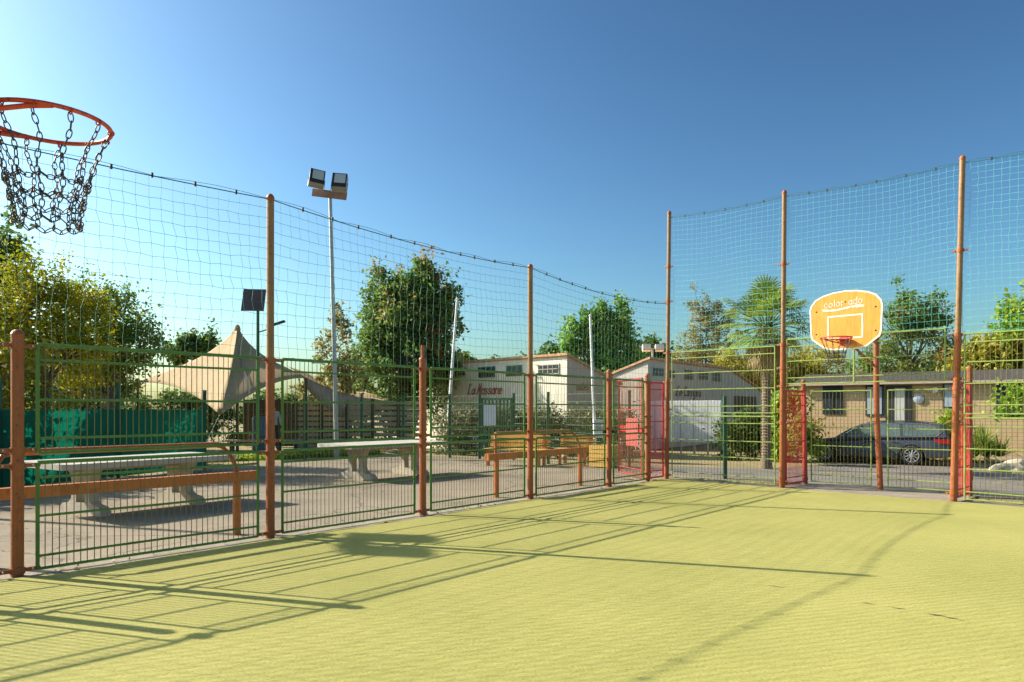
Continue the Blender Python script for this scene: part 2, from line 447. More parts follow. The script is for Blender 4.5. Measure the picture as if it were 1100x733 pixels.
M['plaza'] = ground_mat('worn_asphalt', (0.225, 0.18, 0.125), (0.29, 0.235, 0.165), (0.38, 0.31, 0.215), crack=True)
M['road'] = ground_mat('asphalt_road', (0.17, 0.15, 0.125), (0.23, 0.20, 0.17), (0.30, 0.26, 0.20), crack=True)
M['dirt'] = ground_mat('dry_ground', (0.22, 0.19, 0.08), (0.40, 0.30, 0.16), (0.16, 0.19, 0.05))
M['kerb'] = ground_mat('sandy_concrete', (0.24, 0.20, 0.145), (0.38, 0.32, 0.24), (0.15, 0.12, 0.08), 2.0)

# ------------------------------------------------------------------ ground
O_ = Vector((7.26, 11.91, 0))
def gz(x, y):
    s = (x - O_.x) * .70 + (y - O_.y) * .714
    t = min(1, max(0, (s - 1.5) / 8.0))
    return -0.35 * t * t * (3 - 2 * t)

def ground_sheet():
    ax = sorted(set([-1500, -700, -300, -150, -80, -50, -35, 50, 70, 100, 150, 300, 700, 1500] + list(np.arange(-26, 42, 1.5))))
    ay = sorted(set([-1500, -600, -200, -60, -20, 60, 80, 110, 160, 300, 700, 1500] + list(np.arange(-8, 50, 1.5))))
    b = MB(); idx = {}
    for i, x in enumerate(ax):
        for j, y in enumerate(ay):
            idx[i, j] = b.add([(x, y, gz(x, y) - 0.034)])[0]
    for i in range(len(ax) - 1):
        for j in range(len(ay) - 1):
            b.f.append((idx[i, j], idx[i + 1, j], idx[i + 1, j + 1], idx[i, j + 1]))
    return tag(b.build('ground', M['dirt'], smooth=True), kind='structure')
ground_sheet()

U = Vector((0.643, 0.766, 0)); U.normalize()        # along the left fence, away from the camera
NL = Vector((-U.y, U.x, 0))                          # out of the court, to the left
V = Vector((0.7035, -0.7107, 0)); V.normalize()      # along the end fence, to the right
NV = Vector((-V.y, V.x, 0))                          # out of the court, away
P0 = Vector((-4.48, 6.56, 0))
ANG_U = math.atan2(U.y, U.x); ANG_V = math.atan2(V.y, V.x)

# paved yard on the left
b = MB()
pl = [(-30, -8), (-9.9, 13.3), (-8.0, 18.2), (-6.4, 21.8), (-4.9, 23.4), (-3.6, 23.8), (-2.0, 22.9), (-1.0, 22.3), (0.0, 21.8), (1.0, 20.2), (3.0, 18.4), (4.6, 16.5), (8, 8), (2, -8)]
b.poly([(x, y, -0.030) for x, y in pl])
tag(b.build('paved_yard', M['plaza']), kind='structure')
# road beyond the end fence
b = MB(); nS, nT = 12, 16; g = {}
for i in range(nS + 1):
    for j in range(nT + 1):
        s = 1.2 + 12.6 * i / nS; t = -9.5 + 60 * j / nT
        if j == 0: t += 0.25 * s
        p = O_ + NV * s + V * t
        g[i, j] = b.add([(p.x, p.y, gz(p.x, p.y) - 0.026)])[0]
for i in range(nS):
    for j in range(nT):
        b.f.append((g[i, j], g[i + 1, j], g[i + 1, j + 1], g[i, j + 1]))
tag(b.build('road', M['road'], smooth=True), kind='structure')
# kerb stones on the far side of the road
b = MB()
for k in range(44):
    t = -9 + k * 1.0
    p = O_ + NV * 13.9 + V * (t + .5)
    b.box((p.x, p.y, gz(p.x, p.y) + 0.03), (0.985, 0.14, 0.14), Matrix.Rotation(ANG_V, 3, 'Z'))
tag(b.build('kerb', M['kerb']), kind='structure')
# concrete footing strip round the court
def strip(name, a, c, w0, w1, nrm, z, mat, jit=0.0, step=0.12):
    b = MB(); a = Vector(a); c = Vector(c); L = (c - a).length; n = int(L / step); u = (c - a) / L
    top = []; bot = []
    ja = 0; jb = 0
    for i in range(n + 1):
        ja = ja * 0.7 + random.uniform(-jit, jit) * .5; jb = jb * 0.7 + random.uniform(-jit, jit) * .5
        p = a + u * (L * i / n)
        q = p + nrm * (w0 + ja); r = p + nrm * (w1 + jb)
        top.append(b.add([(q.x, q.y, z)])[0]); bot.append(b.add([(r.x, r.y, z)])[0])
    b.quad_strip(top, bot, close=False)
    return tag(b.build(name, mat), kind='structure')
strip('concrete_footing', P0 - U * 12, P0 + U * 11.6, -0.6, 0.34, NL, -0.012, M['kerb'], 0.05)
PG = [Vector((3.365, 15.77, 0)), Vector((5.21, 13.98, 0)), Vector((7.26, 11.91, 0))]
strip('end_footing', PG[0] - V * .8, PG[2] + V * 12, -0.6, 0.28, NV, -0.010, M['kerb'], 0.03)
strip('goal_footing', PG[1] - V * .05, PG[2] + V * .1, 0.0, 1.3, NV, -0.0135, M['kerb'], 0.03)
# turf
def turf_sheet():
    b = MB()
    pts = []
    j = 0
    for i in range(240):
        s = -11.8 + 22.95 * i / 239
        j = j * 0.6 + random.uniform(-.045, .045)
        wide = 0.19 + 0.05 * math.sin(s * 1.7) + 0.03 * math.sin(s * 4.1)
        p = P0 + U * s - NL * (wide + j); pts.append((p.x, p.y, 0.0))
    c0 = P0 + U * 11.2
    end = PG[0] + NV * -0.02
    pts.append((end.x - .25, end.y - .10, 0))
    for i in range(1, 160):
        t = 16.0 * i / 159
        p = PG[0] + V * t - NV * (0.09 + random.uniform(-.015, .015)); pts.append((p.x, p.y, 0.0))
    for p in ((8, -10), (-14, -10)): pts.append((p[0], p[1], 0.0))
    return pts
pts = turf_sheet()
me = bpy.data.meshes.new('artificial_turf')
bm = bmesh.new()
vs = [bm.verts.new(p) for p in pts]
bm.faces.new(vs); bmesh.ops.triangulate(bm, faces=bm.faces); bmesh.ops.recalc_face_normals(bm, faces=bm.faces)
for f in bm.faces:
    if f.normal.z < 0: f.normal_flip()
bm.to_mesh(me); bm.free(); me.materials.append(M['turf'])
o = bpy.data.objects.new('court_turf', me); COL.objects.link(o); tag(o, kind='structure')
# open seams in the turf
def seam(pix, w_):
    b = MB(); L = []
    for x, y in pix:
        d = F * CAM_H / (y - 440.0); L.append(Vector(((x - 550) / F * d, d, 0.004)))
    a = []; c = []
    for i, p in enumerate(L):
        k = w_ * (0.25 + math.sin(math.pi * i / (len(L) - 1))) * random.uniform(.6, 1.2)
        a.append(b.add([p + Vector((0, k, 0))])[0]); c.append(b.add([p - Vector((0, k, 0))])[0])
    b.quad_strip(a, c, close=False)
    tag(b.build('turf_seam', M['darkwood']), kind='structure')
seam([(995, 659.5), (1003, 661), (1010, 661.5), (1019, 664), (1028, 665.5), (1037, 668)], 0.012)
seam([(925, 648), (932, 648.5), (941, 650)], 0.006)
seam([(954, 652), (964, 654), (973, 655)], 0.009)
seam([(824, 629), (834, 630.5), (843, 632)], 0.006)

# ------------------------------------------------------------------ fence panels
def fence_panel(name, label, p, ang, L, z0, z1, rails, mat, barmat, group, pitch=0.060, tube_r=0.018, lean=0.0, rail_r=0.012, bar_r=0.0045):
    if mat is M['green_sunlit']: tube_r, rail_r, pitch = .0145, .0105, .072
    t = thing(name, label, 'fence panel', (p.x, p.y, 0), ang, group)
    b = MB()
    b.tube([(0, 0, z0), (0, 0, z1)], tube_r, 6); b.tube([(L, 0, z0), (L, 0, z1)], tube_r, 6)
    b.tube([(0, 0, z1), (L, 0, z1)], tube_r * 1.0, 6); b.tube([(0, 0, z0), (L, 0, z0)], tube_r * 0.8, 6)
    b.build('frame', mat, t, smooth=False)
    for z in rails:
        sg = random.uniform(-.008, .004)
        MB().tube([(0, 0, z), (L * .5, 0, z + sg), (L, 0, z)], rail_r, 6).build('rail', mat, t)
    b = MB()
    n = max(1, round(L / pitch))
    for i in range(1, n):
        x = L * i / n + random.uniform(-.003, .003); dx = random.uniform(-.004, .004)
        b.tube([(x, 0, z0), (x + dx, random.uniform(-.004, .004), z1)], bar_r, 4, caps=False)
    b.build('bars', barmat, t)
    return t

# a fence post with cap and clamps
def fence_post(label, p, h, ang, group, clamps=(0.05, 0.99, 1.13, 2.08), r=0.050, r2=None, split=None, lean=(0, 0), lug=0.13, name='fence_post'):
    t = thing(name, label, 'post', (p.x, p.y, 0), ang, group)
    r2 = r2 or r * 0.86
    b = MB()
    def off(z): return Vector((lean[0] * z / h, lean[1] * z / h, z))
    if split:
        b.tube([off(-0.02), off(split)], r, 14)
        MB().tube([off(split), off(h)], r2, 14).build('upper_shaft', M['postup'], t)
    else:
        b.tube([off(-0.02), off(h)], r, 14)
    b.build('shaft', M['post'], t, smooth=False)
    rr = r2 if split else r
    tp = off(h)
    MB().lathe([(rr + .004, -.01), (rr + .005, .02), (rr * .85, .045), (rr * .45, .062), (0.002, .066)], tp, 14).build('cap', M['post'], t)
    for z in clamps:
        b = MB(); c = off(z); q = (r2 if (split and z > split) else r)
        b.lathe([(q + .009, -.028), (q + .009, .028)], c, 14)
        if lug:
            for s in (-1, 1):
                b.box(c + Vector((s * (q + lug / 2), 0, 0)), (lug, .012, .036))
        cl = b.build('clamp', M['post'], t)
        if lug:
            for s in (-1, 1):
                k = .5
                MB().tube([c + Vector((s * (q + lug * k), -.026, 0)), c + Vector((s * (q + lug * k), .026, 0))], .010, 6).build('bolt', M['steel'], cl)
    return t

gp = 'posts of the ball court fence'
gl = 'green fence panels around the ball court'
S = [0.0, 2.55, 4.98, 7.45, 9.92, 11.42]             # positions of the posts along the left fence
LP = [P0 + U * s for s in S]
LP[0] = P0.copy()
fence_post('short orange-brown post at far left of the court fence, nearest the camera', LP[0], 2.16, ANG_U, gp, clamps=(0.04, 0.99, 1.13, 2.08), r=.052)
fence_post('tall orange-brown post at left, standing in front of the solar lamp', LP[1], 3.97, ANG_U, gp, split=2.1)
fence_post('short orange-brown post with a thin tip, between the two tall left posts', LP[2], 2.2, ANG_U, gp)
fence_post('tall orange-brown post of the left fence nearest the white cafe wall lettering', LP[3], 3.90, ANG_U, gp, split=2.1)
fence_post('short orange-brown post just left of the red entrance frames', LP[4], 2.22, ANG_U, gp)
fence_post('short orange-brown post carrying the red entrance frames', LP[5], 2.2, ANG_U, gp, clamps=(0.04, .15, 0.8, 0.99, 1.13, 1.35, 2.08))
MB().tube([(0, 0, 2.2), (0, 0, 2.42)], .028, 10).build('tip', M['post'], [o for o in COL.objects if o.name.startswith('fence_post') and o.get('label', '').startswith('short orange-brown post with a thin tip')][0])
where = ['between the nearest short post and the tall post at left', 'left of the middle short post, over the second table',
         'in front of the green gate and cafe lettering', 'in front of the yellow benches', 'narrow one just left of the red frames']
for i in range(5):
    a = LP[i] + U * 0.16; L = (LP[i + 1] - LP[i]).length - 0.32
    fence_panel('barred_fence', 'upper dark green barred panel ' + where[i], a, ANG_U, L, 1.10, 2.10, (1.232, 1.588, 1.957), M['green'], M['bar'], gl)
    fence_panel('barred_fence', 'lower dark green barred panel ' + where[i], a, ANG_U, L, 0.03, 1.01, (0.147, 0.517, 0.872), M['green'], M['bar'], gl)
# the fence goes on towards the camera, turning a little
U2 = Vector((0.70, 0.714, 0)).normalized(); A2 = math.atan2(U2.y, U2.x)
q0 = P0 - U2 * 0.16
for k, (s0, s1) in enumerate(((0.0, 0.72), (1.04, 3.6))):
    a = q0 - U2 * s1
    for (z0, z1, rl) in ((1.10, 2.10, (1.232, 1.588, 1.957)), (0.03, 1.01, (0.147, 0.517, 0.872))):
        fence_panel('barred_fence', ('upper' if z0 > 1 else 'lower') + (' dark green barred panel cut by the left edge of the picture' if k == 0 else ' dark green barred panel beside the camera, outside the picture'),
                    a, A2, s1 - s0, z0, z1, rl, M['green'], M['bar'], gl)
pe = q0 - U2 * 0.88
fence_post('short orange-brown post outside the left edge of the picture', pe, 1.88, A2, gp)
pf = q0 - U2 * 3.76 - NL * 0.0
fence_post('tall orange-brown post beside the camera, outside the picture', pf, 4.0, A2, gp, split=2.1)

# end fence
ge = 'posts of the end fence'
fence_post('very tall thin orange-brown post at the corner, right of the red entrance frame', PG[0], 5.75, ANG_V, ge, clamps=(.08, 1.3, 1.5, 2.1, 2.73, 3.85, 4.6), r=.050, split=2.1, r2=.041, lug=.07, lean=(.07, 0))
fence_post('very tall orange-brown goal post in front of the palm, left of the goal mouth', PG[1], 5.66, ANG_V, ge, clamps=(.12, 1.25, 1.5, 1.95, 2.3, 2.75, 4.3), r=.052, split=2.75, r2=.043, lug=.07, lean=(.05, 0))
fence_post('very tall orange goal post nearest the right edge, right of the goal mouth', PG[2], 5.58, ANG_V, ge, clamps=(.12, 1.3, 1.85, 2.0, 2.3, 2.72, 4.1), r=.054, split=2.75, r2=.045, lug=.07, lean=(.13, 0))
gr = 'light green panels of the end fence'
UP = (1.57, 1.92, 2.27, 2.59); LO = (0.16, 0.53, 0.86, 1.22)
a = PG[0] + V * .14; L = (PG[1] - PG[0]).length - .28
an = math.atan2((PG[1] - PG[0]).y, (PG[1] - PG[0]).x)
fence_panel('barred_fence', 'upper sunlit-toned green barred panel between the corner post and the palm', a, an, L, 1.43, 2.73, UP, M['green_sunlit'], M['bar'], gr)
fence_panel('barred_fence', 'lower sunlit-toned green barred panel between the corner post and the palm', a, an, L, .04, 1.36, LO, M['green_sunlit'], M['bar'], gr)
a = PG[2] + V * .16
fence_panel('barred_fence', 'upper sunlit-toned green barred panel at the right edge of the picture', a, ANG_V, 2.3, 1.43, 2.73, UP, M['green_sunlit'], M['bar'], gr)
fence_panel('barred_fence', 'lower sunlit-toned green barred panel at the right edge of the picture', a, ANG_V, 2.3, .04, 1.36, LO, M['green_sunlit'], M['bar'], gr)
pr = PG[2] + V * 2.62
fence_post('tall orange-brown post outside the right edge of the picture', pr, 5.6, ANG_V, ge, split=2.75, r2=.045, lug=.07)
# panel over the goal mouth
a = PG[1] + V * .1; Lg = (PG[2] - PG[1]).length
t = fence_panel('barred_fence', 'sunlit-toned green barred panel over the goal mouth, behind the orange backboard', a, ANG_V, Lg - .22, 1.99, 2.84, (2.10, 2.42, 2.70), M['green_sunlit'], M['bar'], gr)
MB().tube([((Lg - .22) * .46, 0, 1.99), ((Lg - .22) * .46, 0, 2.84)], .019, 6).build('stile', M['green_sunlit'], t)
# goal recess: back posts, side panels, back panels
B1 = PG[1] + NV * 1.02 + V * .02; B2 = PG[2] + NV * 1.0 + V * .0
fence_post('short leaning orange post at the back left corner of the goal', B1, 2.05, ANG_V, ge, clamps=(.1, 1.9), lug=0, r=.045, lean=(-.04, 0))
fence_post('short brown post at the back right corner of the goal', B2, 2.2, ANG_V, ge, clamps=(.3, 1.2, 1.9), lug=0, r=.045)
LB = (B2 - B1).length
u_ = (B2 - B1) / LB; ab = math.atan2(u_.y, u_.x)
mid = B1 + u_ * (LB * .485)
fence_panel('barred_fence', 'dark green barred panel at the back of the goal, in front of the car bonnet', B1 + u_ * .12, ab, LB * .485 - .26, .06, 1.86, (.20, .78, 1.14, 1.50), M['green_sunlit'], M['bar'], gr)
fence_panel('barred_fence', 'dark green barred panel at the back of the goal, in front of the car boot', mid + u_ * .16, ab, LB * .515 - .28, .06, 1.86, (.20, .78, 1.14, 1.50), M['green_sunlit'], M['bar'], gr)
REDR = (0.17, .53, .87, 1.24, 1.58, 1.78)
gg = 'red barred side panels of the goal'
angN = math.atan2(NV.y, NV.x)
fence_panel('goal_side_fence', 'red barred panel closing the left side of the goal recess', PG[1] + NV * .1 + V * .03, angN, .86, .05, 1.86, REDR, M['red'], M['red'], gg, pitch=.055, tube_r=.024)
fence_panel('goal_side_fence', 'red barred panel closing the right side of the goal recess', PG[2] + NV * .1 + V * .02, angN, .82, .05, 1.95, REDR, M['red'], M['red'], gg, pitch=.055, tube_r=.024)
# entrance frames
gd = 'red barred frames of the court entrance'
e0 = LP[5]; e1 = PG[0]
ue = (e1 - e0).normalized(); ae = math.atan2(ue.y, ue.x)
RR = (.19, .53, .87, 1.24, 1.58, 1.93)
fence_panel('entrance_barrier', 'bright red barred frame to the right of the short post at the court entrance', e0 + ue * .08, ae, .47, .05, 2.07, RR, M['red'], M['red'], gd, pitch=.045, tube_r=.02)
q1 = at(665, 16.7)
u3 = (q1 - e0); L3 = u3.length; u3.normalize()
t = fence_panel('entrance_barrier', 'red barred frame with a solid middle plate, behind the last left fence panel', e0 + u3 * .25, math.atan2(u3.y, u3.x), L3 - .25, .06, 2.16, (.2, 1.5, 2.0), M['red2'], M['red2'], gd, pitch=.05, tube_r=.026)
MB().box(((L3 - .25) * .42, 0, 1.0), (.62, .012, .62)).build('plate', mat_noise('faded_red', [(.34, .05, .045), (.42, .07, .06)], 3, .6), t)
MB().box(((L3 - .25) * .5, -.03, 1.07), (1.2, .03, .13)).build('crossbar', M['red'], t)

# ------------------------------------------------------------------ nets
def net(label, a, c, ha, hb, zb, sag, mesh=.125, r=.0017, wob=.02, clips=True, bow=.0, mat=None):
    a = Vector(a); c = Vector(c); d = (c - a); d.z = 0; L = d.length; u = d / L; nr = Vector((-u.y, u.x, 0))
    t = thing('ball_net', label, 'net', (a.x, a.y, 0), math.atan2(u.y, u.x), 'green ball nets over the court fence')
    n = round(L / mesh)
    def ztop(s): return ha + (hb - ha) * s - 4 * sag * s * (1 - s)
    rows = round((min(ha, hb) - zb) / mesh)
    ph = random.uniform(0, 6)
    G = {}
    for i in range(n + 1):
        s = i / n
        zt = ztop(s)
        for j in range(rows + 1):
            k = j / rows
            kk = k ** 1.06
            z = zt + (zb - zt) * kk
            e = math.sin(math.pi * k) ** .6 if 0 < k < 1 else 0
            es = 1 if 0 < i < n else 0
            x = s * L + es * e * (random.uniform(-.5, .5) * wob + (.028 if mat else .012) * math.sin(z * 2.3 + ph + s * 5) + (.008 if j % 2 else -.008))
            y = bow * e * math.sin(math.pi * s) + es * e * .03 * math.sin(s * 11 + z * 1.4 + ph)
            z += es * e * (random.uniform(-.4, .4) * wob + .02 * math.sin(s * 9 + ph))
            G[i, j] = Vector((x, y, z))
    b = MB()
    for i in range(n + 1):
        b.tube([G[i, j] for j in range(rows + 1)], r, 3 if mat else 6, caps=False)
    for j in range(rows + 1):
        b.tube([G[i, j] for i in range(n + 1)], r, 3, caps=False)
    for i in range(1, n):
        for j in range(1, rows):
            p = G[i, j]; q = r * 2.1
            ii = b.add([p + Vector((q, 0, 0)), p + Vector((-q, 0, 0)), p + Vector((0, q, 0)), p + Vector((0, -q, 0)), p + Vector((0, 0, q)), p + Vector((0, 0, -q))])
            for f in ((0, 2, 4), (2, 1, 4), (1, 3, 4), (3, 0, 4), (2, 0, 5), (1, 2, 5), (3, 1, 5), (0, 3, 5)):
                b.f.append(tuple(ii[k] for k in f))
    b.build('mesh', mat or M['net'], t, fixn=False)
    MB().tube([(L * k / 20, 0, ztop(k / 20)) for k in range(21)], .006, 6).build('rope', M['rope'], t)
    MB().tube([(L * k / 20, 0, ztop(k / 20) + .035 * math.sin(math.pi * ((k * .25) % 1)) + .004) for k in range(21)], .0025, 4).build('wire', M['rope'], t)
    m_ = int(L / .42)
    for k in range(1, m_):
        s = (k + random.uniform(-.2, .2)) / m_
        MB().box((s * L, 0, ztop(s) + .008), (.022, .02, .05)).build('clip', M['black'], t)
    b = MB()
    pts_ = []
    for k in range(int(L / .05)):
        pts_.append((k * .05, .022 * math.cos(k * 1.3), zb + .022 * math.sin(k * 1.3)))
    b.tube(pts_, .0025, 3, caps=False); b.build('lacing', M['net'], t)
    return t
net('green ball net over the nearest left panels, left of the first tall post', pf, LP[1], 4.0, 3.97, 2.10, .07, wob=.03, r=.0021, mat=M['net_backlit'])
net('green ball net between the two tall posts of the left fence', LP[1], LP[3], 3.97, 3.90, 2.10, .09, wob=.022, r=.0021, mat=M['net_backlit'])
net('green ball net sagging from the second tall left post to the corner post', LP[3], PG[0], 3.90, 3.80, 2.12, .13, wob=.02, r=.0021, mat=M['net_backlit'])
net('pale-looking ball net between the corner post and the left goal post', PG[0] + V * .07, PG[1] + V * .05, 5.66, 5.60, 2.76, .05, mesh=.11, r=.0022)
net('pale-looking ball net above the goal, behind the orange backboard', PG[1] + V * .05, PG[2] + V * .12, 5.60, 5.52, 2.86, .05, mesh=.11, r=.0022)
net('pale-looking ball net at the right edge, right of the tall goal post', PG[2] + V * .13, pr, 5.52, 5.5, 2.76, .05, mesh=.11, r=.0022)

# ------------------------------------------------------------------ basketball hoops
def stroke(b, pts, wdt, y, n=5):
    """flat ribbon through 2D points, in the plane y"""
    for (x0, z0), (x1, z1) in zip(pts[:-1], pts[1:]):
        dx, dz = x1 - x0, z1 - z0; l = math.hypot(dx, dz)
        if l < 1e-6: continue
        ex, ez = dx / l * wdt * .35, dz / l * wdt * .35
        nx, nz = -dz / l * wdt / 2, dx / l * wdt / 2
        b.poly([(x0 - ex + nx, y, z0 - ez + nz), (x0 - ex - nx, y, z0 - ez - nz), (x1 + ex - nx, y, z1 + ez - nz), (x1 + ex + nx, y, z1 + ez + nz)])

def arc(cx, cy, rx, ry, a0, a1, n=8):
    return [(cx + rx * math.cos(R(a0 + (a1 - a0) * i / n)), cy + ry * math.sin(R(a0 + (a1 - a0) * i / n))) for i in range(n + 1)]
# simple stroke letters, x-height 1
LET = {
 'c': [arc(.5, .5, .42, .5, 50, 310)], 'o': [arc(.5, .5, .42, .5, 0, 360, 12)], 'l': [[(.3, 1.6), (.3, .1), (.45, 0)]],
 'r': [[(.2, 1), (.2, 0)], arc(.55, .55, .35, .42, 180, 60, 5)], 'a': [arc(.45, .5, .38, .48, 0, 360, 12), [(.85, 1), (.85, 0)]],
 'd': [arc(.45, .5, .38, .48, 0, 360, 12), [(.85, 1.6), (.85, 0)]], ' ': [],
 'e': [[(.1, .5), (.88, .55)] + arc(.5, .5, .4, .5, 10, 310)], 's': [arc(.5, .76, .3, .26, 40, 250, 6) + arc(.45, .26, .33, .27, 80, -150, 6)],
 'n': [[(.15, 1), (.15, 0)], arc(.5, .6, .35, .4, 180, 0, 6) + [(.85, 0)]], 'i': [[(.3, 1), (.3, 0)], [(.3, 1.3), (.3, 1.4)]],
 'g': [arc(.45, .5, .38, .48, 0, 360, 12), [(.83, 1), (.83, -.4)] + arc(.48, -.4, .35, .25, 0, -150, 5)], 'u': [[(.15, 1), (.15, .4)] + arc(.5, .4, .35, .4, 180, 360, 6) + [(.85, 1), (.85, 0)]],
 'L': [arc(.55, 1.6, .28, .3, 20, 180, 6) + [(.3, .3), (0, .05), (.2, .15), (.9, 0)]], 'M': [[(0, .1), (.1, 0), (.35, 1.9), (.62, .3), (1.0, 1.9), (1.12, 0), (1.25, .1)]],
 'C': [arc(.6, .95, .55, .95, 50, 310, 10)],
 'D': [[(.1, 0), (.1, 1.5), (.4, 1.5)] + arc(.4, .75, .45, .75, 90, -90, 7) + [(.1, 0)]], 'O': [arc(.5, .75, .42, .75, 0, 360, 12)], 'U': [[(.1, 1.5), (.1, .4)] + arc(.5, .4, .4, .4, 180, 360, 6) + [(.9, 1.5)]],
 'K': [[(.1, 0), (.1, 1.5)]], 'H': [[(.1, 0), (.1, 1.5)], [(.9, 0), (.9, 1.5)], [(.1, .75), (.9, .75)]], 'E': [[(.85, 0), (.1, 0), (.1, 1.5), (.85, 1.5)], [(.1, .78), (.7, .78)]],
 'S': [arc(.5, 1.12, .38, .38, 40, 250, 6) + arc(.47, .38, .4, .38, 80, -150, 6)], 'B': [arc(.5, .75, .5, .75, 50, 310)],
}
def write(b, text, x0, z0, size, y, wdt, slant=0.0, adv=1.15, rise=0.0):
    x = x0
    for k, ch in enumerate(text):
        for st in LET.get(ch, []):
            stroke(b, [(x + (px + slant * pz) * size, z0 + pz * size + rise * k) for px, pz in st], wdt, y)
        x += size * adv * (1.25 if ch in 'ML' else (.6 if ch in 'il ' else 1))
    return x

def hoop_assembly(label, ringlabel, loc, rz, ring_h, writing=True, board=True, group=None, ring_r=.235):
    """local frame: board in the xz plane at y=0, the ring towards +y"""
    t = thing('basketball_hoop', label, 'basketball hoop', loc, rz, group)
    zb, zt = ring_h - .18, ring_h + .85
    if board:
        out = []
        out += [(-.62, zb + .28), (-.60, zt - .22)]
        out += [(.0 + .62 * math.cos(R(a)) , zt - .22 + .22 * math.sin(R(a))) for a in (150, 130, 110, 90, 70, 50, 30)]
        out += [(.60, zt - .22), (.62, zb + .28), (.60, zb + .20), (.38, zb + .03), (.15, zb), (-.15, zb), (-.38, zb + .03), (-.60, zb + .20)]
        out = [(-.575, zb + .20), (-.60, zb + .28), (-.62, zt - .30), (-.60, zt - .22)] + [(.60 * math.cos(R(a)), zt - .24 + .24 * math.sin(R(a))) for a in (150, 130, 110, 90, 70, 50, 30)] + [(.60, zt - .22), (.62, zt - .30), (.60, zb + .28), (.575, zb + .20), (.36, zb + .035), (.22, zb), (-.22, zb), (-.36, zb + .035)]
        bo = MB().prism([(x, -.012, z) for x, z in out], (0, .024, 0)).build('backboard', M['board'], t)
        b = MB()
        cz = (zb + zt) / 2
        inn = [(x * .955, cz + (z - cz) * .95) for x, z in out]
        n = len(out)
        A = b.add([(x * .998, .0155, cz + (z - cz) * .998) for x, z in out]); B = b.add([(x, .0155, z) for x, z in inn])
        b.quad_strip(A, B)
        b.build('border', M['boardwhite'], bo)
        b = MB()
        stroke(b, [(-.29, ring_h + .02), (-.29, ring_h + .41), (.29, ring_h + .41), (.29, ring_h + .02), (-.29, ring_h + .02)], .026, .0155)
        b.build('target_square', M['boardwhite'], bo)
        if writing:
            # seen from the court +x runs to the left, so the lettering is mirrored in x
            b = MB(); write(b, 'color ado', -.36, ring_h + .575, .072, .0155, .013, adv=1.12, rise=.0035)
            stroke(b, [(-.37, ring_h + .535), (-.26, ring_h + .52), (-.14, ring_h + .52), (-.02, ring_h + .535), (.10, ring_h + .555), (.20, ring_h + .56), (.31, ring_h + .555)], .034, .0158)
            stroke(b, [(.18, ring_h + .575), (.32, ring_h + .56), (.20, ring_h + .54)], .02, .0161)
            b.v = [(-x, y, z) for x, y, z in b.v]
            b.build('lettering', M['boardwhite'], bo)
        for x, z in ((-.5, zt - .33), (.5, zt - .33), (-.5, zb + .3), (.5, zb + .3), (0, zt - .2)):
            MB().lathe([(.014, 0), (.014, .006), (.006, .009)], (x, .012, z), 8, axis='Y').build('bolt', M['black'], bo)
    d = .15 + ring_r
    rg = MB().torus((0, d, ring_h), ring_r, .0092, 48, 10).build('ring', M['ring'], t, smooth=True)
    b = MB()
    b.box((0, .018, ring_h - .03), (.16, .01, .15))
    for s in (-1, 1):
        b.tube([(s * .07, .02, ring_h - .07), (s * .15, d - .20, ring_h - .04), (s * .205, d - .11, ring_h - .018), (s * .230, d - .03, ring_h - .001)], .011, 8)
        b.tube([(s * .05, .02, ring_h - .09), (s * .10, .13, ring_h - .02)], .008, 6)
    b.poly([(-.13, .02, ring_h - .01), (.13, .02, ring_h - .01), (.15, .17, ring_h - .01), (-.15, .17, ring_h - .01)])
    b.build('bracket', M['ring'], t)
    # chain net
    def link(b, p, q, r_w, wire, roll):
        p = Vector(p); q = Vector(q); ax = (q - p); l = ax.length; ax.normalize()
        a = Vector((0, 0, 1)) if abs(ax.z) < .8 else Vector((1, 0, 0))
        s1 = ax.cross(a).normalized(); s2 = ax.cross(s1)
        sd_ = s1 * math.cos(roll) + s2 * math.sin(roll)
        c = (p + q) / 2; hl = l * .62
        P = [c + ax * (hl * math.cos(2 * math.pi * k / 10)) + sd_ * (r_w * math.sin(2 * math.pi * k / 10)) for k in range(11)]
        b.tube(P, wire, 5, caps=False)
    b = MB(); hooks = MB()
    C = Vector((0, d, ring_h)); N = 12
    def prof(k):  # k 0..1 down the net -> radius, drop
        rad = ring_r * .98 + (.125 - ring_r) * (1 - (1 - k) ** 1.5)
        return rad, .012 + .40 * k
    for i in range(N):
        a0 = 2 * math.pi * (i + .25) / N
        pts_ = []
        for k in range(14):
            rd, dz = prof(k / 13)
            aa = a0 + .05 * math.sin(k * .9 + i)
            pts_.append(C + Vector((rd * math.cos(aa), rd * math.sin(aa), -dz)))
        for k in range(13):
            link(b, pts_[k], pts_[k + 1], .0095, .0025, (k % 2) * math.pi / 2 + random.uniform(-.3, .3) + i)
        hooks.torus(C + Vector((ring_r * math.cos(a0), ring_r * math.sin(a0), -.008)), .012, .003, 10, 5, Matrix.Rotation(a0, 3, 'Z') @ Matrix.Rotation(R(90), 3, 'X'))
